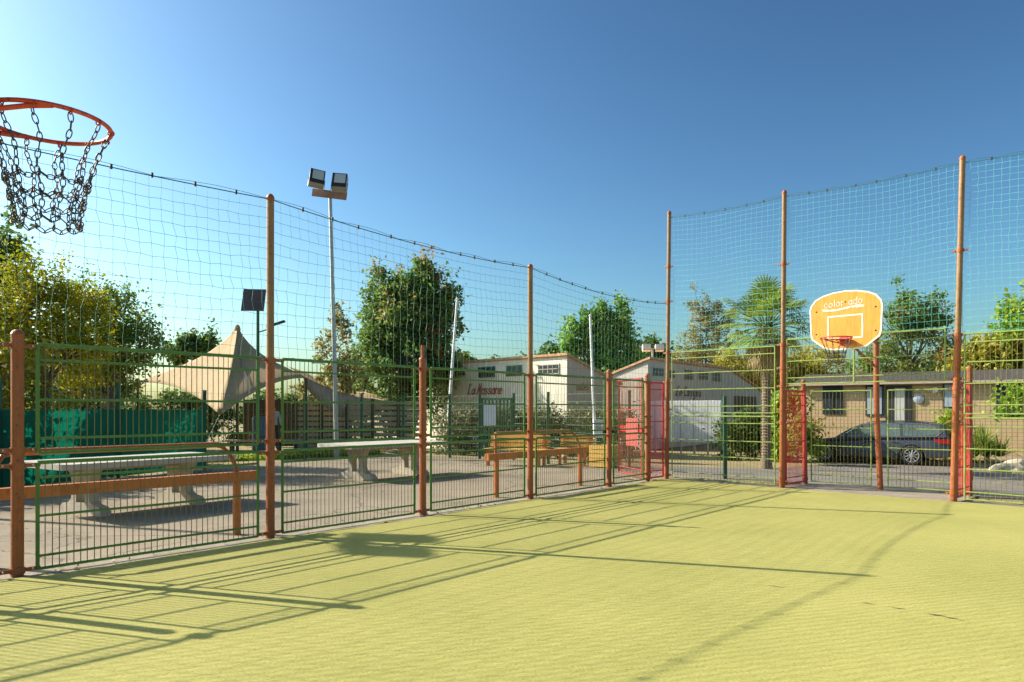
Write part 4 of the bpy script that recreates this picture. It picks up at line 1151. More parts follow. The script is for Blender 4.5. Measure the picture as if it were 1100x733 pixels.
def bush(name, label, cat, boxes, mat, leaf, loc=(0, 0, 0), stems=3, group=None, aspect=1.6):
    """boxes: (x0,x1,y0,y1,z0,z1,n) filled unevenly"""
    t = thing(name, label, cat, loc, 0, group)
    b = MB(); P = []; T = []
    for (x0, x1, y0, y1, z0, z1, n) in boxes:
        nc_ = max(3, n // 70)
        cc = np.stack([rng.uniform(x0, x1, nc_), rng.uniform(y0, y1, nc_), z0 + (z1 - z0) * rng.uniform(0, 1, nc_) ** .8], 1)
        tt = rng.normal(.45, .2, nc_)
        for k in range(nc_):
            if k % 3 == 0:
                b.tube([(cc[k][0] * .9 + random.uniform(-.1, .1), cc[k][1], z0 - .05), tuple(cc[k])], .012, 4, caps=False)
            P.append(cc[k] + rng.normal(size=(n // nc_, 3)) * .17); T.append(tt[k] + rng.normal(0, .13, n // nc_))
    if not b.v: b.tube([(0, 0, 0), (0, 0, .3)], .02, 5)
    b.build('stems', M['bark'], t, fixn=False)
    leaves_mesh('foliage', np.concatenate(P), np.concatenate(T), leaf, mat, t, aspect=aspect)
    return t
# hedge in front of the cafe building
bush('hedge', 'clipped grey-green hedge in front of the white cafe building', 'hedge', [(-3.2, 3.6, -.45, .45, 0, 1.42, 17000)], L_hedge, .075, loc=(.6, 25.3, -.05))
bush('hedge', 'low dark hedge behind the tent and slat fence', 'hedge', [(-13, 2.5, -.5, .5, 0, 2.2, 15000)], L_dark, .12, loc=(-7, 33, -.05))
bush('shrub', 'shrubs with yellow and orange leaves above the screen at the left edge', 'shrub', [(-3.2, 1.6, -.5, .5, .2, 2.9, 9000)], L_oliv, .09, loc=(-12.3, 16.5, 0))
bush('shrub', 'dark bushes behind the green shade cloth', 'shrub', [(-2.0, 1.6, -.5, .5, 0, 1.9, 5000)], L_dark, .09, loc=(-13.2, 21.5, 0))
bush('shrub', 'green shrub behind the lower panel left of the palm trunk', 'shrub', [(-.9, 1.2, -.4, .4, 0, 1.6, 3600)], L_dark, .10, loc=(*at(800, 27)[:2], -.35))
bush('shrub', 'leafy shrub beside the palm trunk and the left goal post', 'shrub', [(-.5, .5, -.35, .35, 0, 2.3, 2600)], L_bright, .10, loc=(*at(846, 26)[:2], -.35))
bush('shrub', 'small shrub at the front end of the parked car', 'shrub', [(-.45, .4, -.3, .3, 0.3, 1.3, 1100)], L_mid, .10, loc=(*at(866, 24.5)[:2], -.33))
bush('shrub', 'small yellow-green shrub at the rear end of the parked car', 'shrub', [(-.35, .3, -.3, .3, 0.0, 1.7, 1100)], L_bright, .10, loc=(*at(1022, 25.5)[:2], -.33))
shading_hedge = bush('hedge', 'tall dark hedge added outside the picture to shade the nearest green shade cloth', 'hedge', [(-4.2, 3.2, -.5, .5, 0, 3.0, 15000)], L_dark, .11, loc=(-12.6, 12.3, 0))  # unseen hedge added to keep sun off the nearest cloth
shading_hedge.rotation_euler = (0, 0, math.atan2(3.7, 1.6))
# strips of weeds and leaf litter
def scatter_leaves(name, label, pts, mat, size, tint=.6, kind='stuff'):
    pts = np.array(pts); o = leaves_mesh(name, pts, rng.normal(tint, .2, len(pts)), size, mat, None, up_bias=2)
    tag(o, label, 'ground cover', None, kind); return o
pp = []
for k in range(6000):
    x = rng.uniform(-9.5, -4.6); f = (x + 9.5) / 4.9
    y = 20.2 + 4.2 * f + rng.uniform(0, 1.6)
    pp.append((x, y, -.02 + rng.uniform(0, .12)))
scatter_leaves('weeds', 'strip of weeds along the foot of the yard fence by the tent', pp, L_bright, .07)
pp = []
for k in range(9000):
    s = 14.1 + abs(rng.normal(0, 1.3)); t_ = rng.uniform(-11, 14)
    p = O_ + NV * s + V * t_; pp.append((p.x, p.y, gz(p.x, p.y) - .02 + rng.uniform(0, .10)))
scatter_leaves('dry_grass', 'yellowed dry grass verge beyond the road', pp, L_dead, .10)
pp = []
for k in range(150):
    s = rng.uniform(-3, 11); q = P0 + U * s + NL * rng.normal(.02, .16); pp.append((q.x, q.y, .0 + rng.uniform(0, .006)))
scatter_leaves('leaf_litter', 'small dry leaves scattered on the concrete edge under the left fence', pp, L_dead, .035, .3)

# ------------------------------------------------------------------ palm
def palm():
    d = 22.5; c = at(823, d)
    z0 = gz(c.x, c.y)
    t = thing('palm_tree', 'fan palm with a slim trunk behind the left goal post', 'palm tree', (c.x, c.y, z0 - .02))
    H = hz(356, d) - z0
    b = MB(); pr_ = [(.20, 0), (.17, .3)]
    k = .3
    while k < H - .2:
        pr_ += [(.125 + random.uniform(-.01, .01), k), (.145 + random.uniform(-.01, .015), k + .06)]; k += .09
    pr_ += [(.20, H), (.10, H + .25)]
    b.lathe(pr_, (0, 0, 0), 12); b.build('trunk', M['palmbark'], t)
    def fan(b, tv, org, az, el, lp, rad, droop, tint, nseg=26):
        dirh = Vector((math.cos(az), math.sin(az), 0)); dr = dirh * math.cos(el) + Vector((0, 0, math.sin(el)))
        mid_ = org + dr * lp * .6 + Vector((0, 0, .03)); tip = org + dr * lp - Vector((0, 0, droop * .15))
        b.tube([org, mid_, tip], .016, 4, caps=False); tv += [tint * .6] * 8
        side = Vector((-math.sin(az), math.cos(az), 0)); fw = (tip - mid_).normalized(); nn = side.cross(fw)
        for i in range(nseg):
            a = R(-118 + 236 * i / (nseg - 1)); l = rad * (1 - .28 * abs(a) / R(118)) * random.uniform(.88, 1.08)
            dv = fw * math.cos(a) + side * math.sin(a); pv = (side * math.cos(a) - fw * math.sin(a))
            p0 = tip; p1 = tip + dv * l * .5 + nn * .05 * random.uniform(-1, 1); p2 = tip + dv * l * .82 - Vector((0, 0, droop * .3 * l)); p3 = tip + dv * l * (.95) - Vector((0, 0, droop * .75 * l))
            w1, w2 = l * .042, l * .030
            ii = b.add([p0, p1 + pv * w1, p1 - pv * w1, p2 + pv * w2, p2 - pv * w2, p3])
            b.f += [(ii[0], ii[2], ii[1]), (ii[1], ii[2], ii[4], ii[3]), (ii[3], ii[4], ii[5])]
            tt = tint + random.uniform(-.12, .12); tv += [tt] * 3
    def mk(name, n, el0, el1, lp0, lp1, rad, droop, mat, tint):
        for i in range(n):
            b = MB(); tv = []
            az = 2.39996 * i + random.uniform(-.2, .2); k = i / max(1, n - 1)
            el = R(el0 + (el1 - el0) * k)
            fan(b, tv, Vector((.05 * math.cos(az), .05 * math.sin(az), H + .15)), az, el, random.uniform(lp0, lp1), rad * random.uniform(.85, 1.1), droop * random.uniform(.6, 1.3), tint + random.uniform(-.15, .2))
            o = b.build(name, mat, t, fixn=False)
            a = o.data.attributes.new('tint', 'FLOAT', 'FACE')
            tv = (tv + [tint] * len(o.data.polygons))[:len(o.data.polygons)]
            a.data.foreach_set('value', np.array(tv, dtype=np.float32))
    mk('frond', 46, 86, -30, .6, 1.15, .72, .26, L_palm, .68)
    mk('dead_frond', 14, -48, -80, .45, .7, .55, .9, L_dead, .5)
palm()
# spiky bush right
def spiky(label, c, n, L, z, mat, g=None):
    t = thing('spiky_plant', label, 'plant', (c.x, c.y, z), 0, g)
    for grp in range(6):
        b = MB(); tv = []
        oc = Vector((random.uniform(-.5, .5), random.uniform(-.3, .3), .1 + random.uniform(0, .5)))
        for i in range(n // 6):
            az = random.uniform(0, 6.283); el = random.uniform(.1, 1.35); l = L * random.uniform(.6, 1.1)
            dv = Vector((math.cos(az) * math.cos(el), math.sin(az) * math.cos(el), math.sin(el))); pv = Vector((-math.sin(az), math.cos(az), 0)) * .022
            p1 = oc + dv * l * .55; p2 = oc + dv * l - Vector((0, 0, l * .25 * math.cos(el)))
            ii = b.add([oc - pv, oc + pv, p1 + pv, p1 - pv, p2]); b.f += [(ii[0], ii[1], ii[2], ii[3]), (ii[3], ii[2], ii[4])]
            tt = random.uniform(.1, 1); tv += [tt, tt]
        o = b.build('leaf_tuft', mat, t, fixn=False); a = o.data.attributes.new('tint', 'FLOAT', 'FACE'); a.data.foreach_set('value', np.array(tv, dtype=np.float32))
    MB().tube([(0, 0, 0), (0, 0, .35)], .08, 8).build('stump', M['palmbark'], t)
spiky('large spiky green bush in front of the mobile home at right', at(1060, 23.5), 420, 1.0, -.33, L_palm)
spiky('smaller spiky bush between the parked car and the large spiky bush', at(1040, 24.8), 200, .9, -.33, L_palm)

# ------------------------------------------------------------------ buildings
def shed_building(name, label, c0, ufront, Lf, uside, Ls, H0, slope, zb, wall, wins, sidewall=None, roofmat=None):
    """c0: near corner; walls along ufront and uside; roof falls along uside"""
    t = thing(name, label, 'building', (c0.x, c0.y, zb))
    a = Vector((0, 0, 0)); f = ufront * Lf; s = uside * Ls; h0 = H0 - zb; h1 = h0 - slope * Ls
    Z = Vector((0, 0, 1))
    b = MB()
    b.poly([a, f, f + Z * h0, Z * h0]); b.poly([f, f + s, f + s + Z * h1, f + Z * h0]); b.poly([s, f + s, f + s + Z * h1, s + Z * h1])
    b.poly([a, s, s + Z * h1, Z * h0])
    b.build('wall', wall, t)
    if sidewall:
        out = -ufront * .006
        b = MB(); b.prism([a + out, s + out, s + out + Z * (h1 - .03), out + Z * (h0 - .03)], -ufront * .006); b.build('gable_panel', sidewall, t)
    ov = .12
    b = MB(); e0 = Z * (h0 + .02) - uside * ov - ufront * ov; e1 = Z * (h1 - slope * ov + .02) + uside * (Ls + ov) - ufront * ov; ff = ufront * (Lf + 2 * ov)
    b.prism([e0, e0 + ff, e1 + ff, e1 + Z * .0], Z * .09)
    b.build('roof', roofmat or M['tile'], t)
    n = -uside
    ang = math.atan2(ufront.y, ufront.x)
    rot = Matrix.Rotation(ang, 3, 'Z')
    for (s0, s1, z0_, z1_, kind) in wins:
        cx = ufront * ((s0 + s1) / 2) + n * .01 + Z * ((z0_ + z1_) / 2 - zb)
        fr = MB().box(cx, (s1 - s0 + .1, .05, z1_ - z0_ + .1), rot).build('window', M['whitewall'] if kind != 'g' else M['dgreen'], t)
        MB().box(cx + n * .03, (s1 - s0, .02, z1_ - z0_), rot).build('pane', M['glass'], fr)
        b = MB()
        m_ = max(1, round((s1 - s0) / .28))
        for k in range(1, m_):
            b.box(cx + n * .045 + ufront * ((s1 - s0) * (k / m_ - .5)), (.03, .02, z1_ - z0_), rot)
        b.box(cx + n * .045, (s1 - s0, .02, .03), rot)
        b.build('glazing_bar', M['dgreen'] if kind == 'g' else M['slat'], fr)
    return t, n, rot
# cafe building: near corner at the right end of its long wall
zb = -.35
c1 = at(609, 28.4)
uf = Vector((-.69, .72, 0)).normalized(); us = Vector((.72, .69, 0)).normalized()
def front_s(px, c, u):          # distance along the wall where a view ray meets it
    k = (px - 550) / F
    return (k * c.y - c.x) / (u.x - k * u.y)
wins = []
for x0, x1, y0, y1, kd in ((579, 600, 392.5, 401, 'w'), (545, 560, 394, 403, 'g'), (515, 531, 395.5, 404.5, 'g'), (488, 500, 398, 403.5, 'w'), (463, 476, 398.5, 404, 'w')):
    s0, s1 = front_s(x1, c1, uf), front_s(x0, c1, uf); dd = c1.y + uf.y * (s0 + s1) / 2
    wins.append((s0, s1, hz(y1, dd), hz(y0, dd), kd))
cafe, n1, rot1 = shed_building('cafe_building', 'long white single-storey building with red script lettering and high windows', c1, uf, 12.5, us, 3.3, 3.6, .32, zb, M['cream'], wins, M['pinkwall'])
# lettering of the cafe
def sign_text(parent, text, c, u, nrm, px_l, px_r, py_base, size, mat, wdt, slant, adv, name='lettering', zoff=0, dirsign=1):
    sL = front_s(px_l, c, u)
    ws = (c + u * sL)
    z = hz(py_base, ws.y) - zoff
    b = MB(); write(b, text, 0, 0, size, 0, wdt, slant, adv)
    xmax = max(p[0] for p in b.v); xmin = min(p[0] for p in b.v)
    sR = front_s(px_r, c, u); k = abs(sR - sL) / (xmax - xmin)
    dr = u if sR > sL else -u
    out = []
    for x, y, zz in b.v:
        p = u * sL + dr * ((x - xmin) * k) + nrm * .03 + Vector((0, 0, z + zz))
        out.append(p)
    b.v = [tuple(p) for p in out]
    return b.build(name, mat, parent, fixn=False)
sign_text(cafe, 'La Massane', c1, uf, n1, 502, 540, 424, .24, M['redtext'], .055, .25, 1.0, zoff=zb)
c1b = c1
sign_text(cafe, 'DOUCHES', c1, us, (-uf), 619, 632, 419, .14, M['redtext'], .035, 0, 1.2, zoff=zb)
# second building
c2 = at(696, 33)
uf2 = Vector((.6, .8, 0)).normalized(); us2 = Vector((-.72, .69, 0)).normalized()
c2 = at(696, 33)
def hall():
    zb = -.35; t = thing('hall_building', 'grey-white building behind the corner post with a row of dark windows', 'building', (c2.x, c2.y, zb))
    Z = Vector((0, 0, 1)); H = 3.79 - zb
    sB = front_s(783, c2, uf2); sC = front_s(822, c2, uf2)
    A = Vector((0, 0, 0)); Bp = uf2 * sB; Cp = uf2 * sC
    hC = hz(424, (c2 + Cp).y) - zb; hB = hz(397, (c2 + Bp).y) - zb
    bk = us2 * 2.5; hb = H - .32 * 2.5
    b = MB(); b.poly([A, Bp, Cp, Cp + Z * hC, Bp + Z * hB, Z * H]); b.poly([A, bk, bk + Z * hb, Z * H]); b.poly([bk, bk + Cp, bk + Cp + Z * hC, bk + Bp + Z * hb, bk + Z * hb]); b.poly([Cp, Cp + bk, Cp + bk + Z * hC, Cp + Z * hC])
    b.build('wall', M['whitewall'], t)
    o_ = -us2 * .15
    b = MB(); b.prism([Z * (H + .01) + o_ - uf2 * .1, Bp + Z * (hB + .01) + o_, Bp + bk + Z * (hb + .01), bk + Z * (hb + .01) - uf2 * .1], Z * .10)
    b.prism([Bp + Z * (hB + .012) + o_, Cp + Z * (hC + .01) + o_ + uf2 * .1, Cp + bk + Z * (hC + .01) + uf2 * .1, Bp + bk + Z * (hb + .012)], Z * .09)
    b.build('roof', M['tile'], t)
    n = -us2; rot = Matrix.Rotation(math.atan2(uf2.y, uf2.x), 3, 'Z')
    n = Vector((uf2.y, -uf2.x, 0))
    for x0, x1, y0, y1 in ((701, 712, 396, 404), (716, 724, 398, 406), (735, 744, 398, 408), (750, 760, 399, 408), (765, 774, 400.5, 410)):
        s0, s1 = front_s(x0, c2, uf2), front_s(x1, c2, uf2); dd = c2.y + uf2.y * (s0 + s1) / 2
        z0_, z1_ = hz(y1, dd) - zb, hz(y0, dd) - zb
        cx = uf2 * ((s0 + s1) / 2) + n * .01 + Z * ((z0_ + z1_) / 2)
        fr = MB().box(cx, (s1 - s0 + .1, .05, z1_ - z0_ + .1), rot).build('window', M['whitewall'], t)
        MB().box(cx + n * .03, (s1 - s0, .02, z1_ - z0_), rot).build('pane', M['glass'], fr)
        b = MB(); b.box(cx + n * .045, (.03, .02, z1_ - z0_), rot); b.box(cx + n * .045, (s1 - s0, .02, .03), rot); b.build('glazing_bar', M['slat'], fr)
    # dark doorway
    s0, s1 = front_s(788, c2, uf2), front_s(812, c2, uf2); dd = c2.y + uf2.y * (s0 + s1) / 2
    z1_ = hz(426, dd) - zb
    MB().box(uf2 * ((s0 + s1) / 2) + n * .012 + Z * (z1_ / 2), (s1 - s0, .05, z1_), rot).build('doorway', M['darkwood'], t)
    # lettering
    sign_text(t, 'Le Canigou', c2, uf2, n, 725, 753, 425, .24, M['darktext'], .05, .25, 1.0, zoff=zb)
    return n, rot
n2, rot2 = hall()
# white panelling standing in front of the hall
cw = at(690, 30.5); ce = at(775, 28.6); uw = (ce - cw); L = uw.length
t = thing('white_hoarding', 'large white panelled hoarding standing in front of the hall', 'hoarding', (cw.x, cw.y, 0), math.atan2(uw.y, uw.x))
for k in range(6):
    MB().box((L * (k + .5) / 6, 0, 1.02), (L / 6 - .025, .03, 1.68)).build('panel', M['banner'], t)
for k in range(7):
    MB().box((L * k / 6, .05, .72), (.06, .06, 2.2)).build('post', M['galv'], t)

# small tiled house far behind
c3 = at(781, 50)
t = thing('tiled_house', 'small cream house with a red tiled roof seen left of the palm trunk', 'house', (c3.x, c3.y, -.35))
MB().box((1.2, 1.5, 1.7), (3.6, 3, 3.4)).build('wall', M['cream'], t)
b = MB(); b.prism([(-.8, -.3, 3.0), (3.2, -.3, 3.0), (3.2, 1.5, 3.9), (-.8, 1.5, 3.9)], (0, 0, .12)); b.prism([(-.8, 3.3, 3.0), (3.2, 3.3, 3.0), (3.2, 1.503, 3.903), (-.8, 1.503, 3.903)], (0, 0, .12)); b.build('roof', M['tile'], t)

# mobile home
uh = Vector((.79, -.61, 0)).normalized(); nh = Vector((uh.y, -uh.x, 0))
ch = at(857, 30.3)
def home():
    zb = -.40; ang = math.atan2(uh.y, uh.x); L = 13.5
    t = thing('mobile_home', 'long tan mobile home with grey roof behind the parked car', 'mobile home', (ch.x, ch.y, zb), ang)
    He = hz(414, at(857, 30.3).y) - zb
    D = 4.0
    wl = MB().box((L / 2, D / 2, He / 2), (L, D, He)).build('wall', M['siding'], t)
    b = MB(); b.prism([(-.25, -.30, He - .02), (-.25, D / 2, He + .52), (-.25, D + .3, He - .02)], (L + .5, 0, 0)); b.build('roof', M['roofgrey'], t)
    MB().box((L / 2, -.32, He + .0), (L + .5, .05, .08)).build('gutter', M['slat'], t)
    MB().box((L / 2, -.012, .14), (L, .03, .3)).build('skirt', M['slat'], t)
    def s_at(px): return front_s(px, ch, uh)
    def z_at(py, s): return hz(py, (ch + uh * s).y) - zb
    for x0, x1, y0, y1, kind in ((886, 903.5, 416, 443.5, 'd'), (932, 947.5, 416, 445, 'b'), (1015, 1036, 413, 437, 'b'), (1072, 1096, 414, 446, 'd')):
        s0, s1 = s_at(x0), s_at(x1); sm = (s0 + s1) / 2; z0_, z1_ = z_at(y1, sm), z_at(y0, sm)
        fr = MB().box((sm, -.02, (z0_ + z1_) / 2), (s1 - s0 + .14, .06, z1_ - z0_ + .14)).build('window', M['black'], t)
        MB().box((sm, -.055, (z0_ + z1_) / 2), (s1 - s0, .02, z1_ - z0_), None).build('pane', M['glass'] if kind == 'd' else M['bluegrey'], fr)
        MB().box((sm, -.075, (z0_ + z1_) / 2), (.04, .03, z1_ - z0_)).build('mullion', M['black'], fr)
    s0, s1 = s_at(953), s_at(978); sm = (s0 + s1) / 2; z1_ = z_at(414.5, sm)
    dr = MB().box((sm, -.02, z1_ / 2 + .15), (s1 - s0 + .1, .06, z1_ - .3)).build('door', M['black'], t)
    MB().box((sm + .05, -.055, z1_ / 2 + .18), (s1 - s0 - .45, .02, z1_ - .55)).build('pane', M['curtain'], dr)
    MB().box((sm - .48, -.07, z1_ * .45), (.03, .04, .2)).build('handle', M['chrome'], dr)
    s0 = s_at(987); MB().lathe([(.20, 0), (.18, -.06), (.05, -.09)], (s0, -.01, z_at(428.5, s0)), 14, axis='Y').build('wall_lamp', M['bluegrey'], t)
    s0 = s_at(1005); MB().box((s0, -.06, z_at(419, s0)), (.14, .1, .2)).build('meter_box', M['white'], t)
home()

# bungalow at the left edge
c4 = at(62, 25)
t = thing('bungalow', 'brown bungalow with a white gutter and white corner pipes at the left edge', 'building', (c4.x, c4.y, 0))
hb_ = hz(374, 25)
MB().box((-3.5, 2, hb_ / 2), (7, 4, hb_)).build('wall', mat_noise('brown_wall', [(0.24, 0.17, 0.15), (0.32, 0.23, 0.19)], 2, .8), t)
MB().box((-3.5, 1.9, hb_ + .08), (7.5, 4.6, .16)).build('roof', M['white'], t)
for x in (-.28, .02):
    MB().tube([(x, -.06, 0), (x, -.06, hb_)], .06, 8).build('pipe', M['white'], t)
fr = MB().box((-2.4, -.01, 2.1), (1.0, .05, .9)).build('window', M['white'], t)
MB().box((-2.4, -.045, 2.1), (.85, .02, .75)).build('pane', M['glass'], fr)

# boulders in front of the mobile home
for px, d_, s_, l in ((1088, 22, .6, 'large pale flat boulder on the verge at the right edge'), (1112, 21, .5, 'smaller pale boulder cut by the right edge'), (1066, 24.5, .3, 'small stone beside the spiky bush')):
    c = at(px, d_)
    bm = bmesh.new(); bmesh.ops.create_icosphere(bm, subdivisions=3, radius=1)
    for v in bm.verts:
        k = 1 + .12 * math.sin(v.co.x * 5 + px) + .1 * math.sin(v.co.y * 4 + v.co.z * 3 + px)
        v.co = Vector((v.co.x * k * s_, v.co.y * k * s_ * .7, max(-.1, v.co.z * k * s_ * .55)))
    me = bpy.data.meshes.new('boulder'); bm.to_mesh(me); bm.free(); me.materials.append(M['boulder'])
    o = bpy.data.objects.new('boulder', me); COL.objects.link(o); o.location = (c.x, c.y, gz(c.x, c.y))
    tag(o, l, 'boulder')

# ------------------------------------------------------------------ tent
def tent():
    dpk = 26.0
    pk = at(255, dpk, hz(350, dpk))
    Lc = at(148, 27.5, hz(411, 27.5)); Nc = at(236, 21.6, hz(446, 21.6)); Rc = at(329, 25, hz(406, 25)); Bc = at(262, 31.5, 2.3)
    t = thing('beige_tent', 'beige pointed stretch tent left of the first tall post', 'tent', (pk.x, pk.y, 0))
    o0 = Vector((pk.x, pk.y, 0))
    cs = [Lc, Nc, Rc, Bc]
    b = MB(); nA, nR = 14, 12
    rings = []
    for j in range(nR + 1):
        k = j / nR; ring = []
        for q in range(4):
            A, Bq = cs[q], cs[(q + 1) % 4]
            for i in range(nA):
                s = i / nA
                e = A.lerp(Bq, s)
                mid_ = (A + Bq) / 2; inn = (Vector((pk.x, pk.y, e.z)) - mid_) * .16
                e = e + inn * (4 * s * (1 - s)) + Vector((0, 0, .22 * 4 * s * (1 - s)))
                p = pk.lerp(e, k)
                p.z -= .42 * math.sin(math.pi * k ** .7) * (1 - k) ** .3
                fold = .012 * math.sin(s * 40 + q) * math.sin(math.pi * k)
                p += Vector((fold, -fold, fold))
                ring.append(p - o0)
        rings.append(b.add(ring))
    for a, c in zip(rings[:-1], rings[1:]): b.quad_strip(a, c)
    o = b.build('canopy', M['canvas'], t, smooth=True)
    sm = o.modifiers.new('thick', 'SOLIDIFY'); sm.thickness = .012
    # seam band
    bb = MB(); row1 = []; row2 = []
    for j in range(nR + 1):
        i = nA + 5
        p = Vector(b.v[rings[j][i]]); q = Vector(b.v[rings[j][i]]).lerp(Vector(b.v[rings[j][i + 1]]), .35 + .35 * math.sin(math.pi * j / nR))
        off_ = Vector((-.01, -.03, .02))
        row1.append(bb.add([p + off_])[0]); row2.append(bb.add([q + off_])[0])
    bb.quad_strip(row1, row2, close=False); bb.build('seam_band', M['canvas_seam_shade'], o, smooth=True)
    MB().lathe([(.12, -.16), (.085, -.02), (.05, .03), (.01, .04)], pk - o0, 12).build('peak_cap', M['canvas'], t)
    MB().tube([(0, 0, 0), pk - o0 - Vector((0, 0, .1))], .06, 8).build('mast', M['darkwood'], t)
    for c in (Lc, Rc, Bc):
        q = c - o0; MB().tube([(q.x, q.y, 0), q], .04, 8).build('pole', M['darkwood'], t)
    for c, g_ in ((Nc, (-.1, -1.4)), (Lc, (-1.2, -.2))):
        q = c - o0; MB().tube([q, (q.x + g_[0], q.y + g_[1], 0)], .012, 4).build('guy_rope', M['galv'], t)
    # second sail on the right
    a1 = pk.lerp(Rc, .72) ; a2 = at(418, 28.5, hz(431, 28.5)); a3 = at(345, 31, 1.9); a0 = at(318, 27.5, hz(398, 27.5))
    t2 = thing('shade_sail', 'low beige sail stretched from the tent towards the slat fence', 'shade sail', (a2.x, a2.y, 0))
    oo = Vector((a2.x, a2.y, 0)); b = MB(); g_ = {}
    q0_ = at(325, 25.6, hz(404, 25.6)); q1_ = a2; q2_ = at(420, 32, hz(428, 32)); q3_ = at(300, 30, hz(388, 30))
    n_ = 12
    for i in range(n_ + 1):
        for j in range(n_ + 1):
            u_, v_ = i / n_, j / n_
            p = (q0_.lerp(q1_, u_)).lerp(q3_.lerp(q2_, u_), v_)
            p.z -= .35 * math.sin(math.pi * u_) * (.6 + .4 * math.sin(math.pi * v_)) + .05 * math.sin(u_ * 22) * v_
            g_[i, j] = b.add([p - oo])[0]
    for i in range(n_):
        for j in range(n_): b.f.append((g_[i, j], g_[i + 1, j], g_[i + 1, j + 1], g_[i, j + 1]))
    o = b.build('sail', M['canvas'], t2, smooth=True); sm = o.modifiers.new('thick', 'SOLIDIFY'); sm.thickness = .01
    # valance below the sail edge, its shade put into darker canvas
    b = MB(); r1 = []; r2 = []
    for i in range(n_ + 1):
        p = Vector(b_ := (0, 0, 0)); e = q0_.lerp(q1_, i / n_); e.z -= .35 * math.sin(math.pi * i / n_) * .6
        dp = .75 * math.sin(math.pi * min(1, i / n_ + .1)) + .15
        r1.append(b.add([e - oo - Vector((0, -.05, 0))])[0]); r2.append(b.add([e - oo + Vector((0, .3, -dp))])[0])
    b.quad_strip(r1, r2, close=False); o = b.build('shaded_side', M['canvas_seam_shade'], t2, smooth=True); sm = o.modifiers.new('thick', 'SOLIDIFY'); sm.thickness = .01
    for c in (q1_, q2_):
        q = c - oo; MB().tube([(q.x, q.y, 0), q], .04, 8).build('pole', M['darkwood'], t2)
tent()
# things under the tent
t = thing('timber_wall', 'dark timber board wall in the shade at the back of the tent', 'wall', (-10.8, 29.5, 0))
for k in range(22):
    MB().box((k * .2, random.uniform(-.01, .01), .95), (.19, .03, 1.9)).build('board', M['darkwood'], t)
t = thing('timber_counter', 'long brown plank bench in front of the tent opening', 'bench', (*at(262, 25)[:2], 0), R(4))
MB().box((1.2, 0, .42), (3.6, .35, .06)).build('seat', M['slat'], t)
for x in (-.4, 1.2, 2.8): MB().box((x, 0, .2), (.08, .3, .39)).build('leg', M['darkwood'], t)
t = thing('upright_barrel', 'tall blue drum under the tent, right behind the first tall post', 'barrel', (*at(279, 26.5)[:2], 0))
MB().lathe([(.24, 0), (.27, .05), (.27, .5), (.285, .55), (.27, .6), (.27, 1.15), (.22, 1.25)], (0, 0, 0), 16).build('drum', M['blue'], t)
MB().lathe([(.225, 0), (.225, .05), (.03, .06)], (0, 0, 1.252), 16).build('lid', M['black'], t)

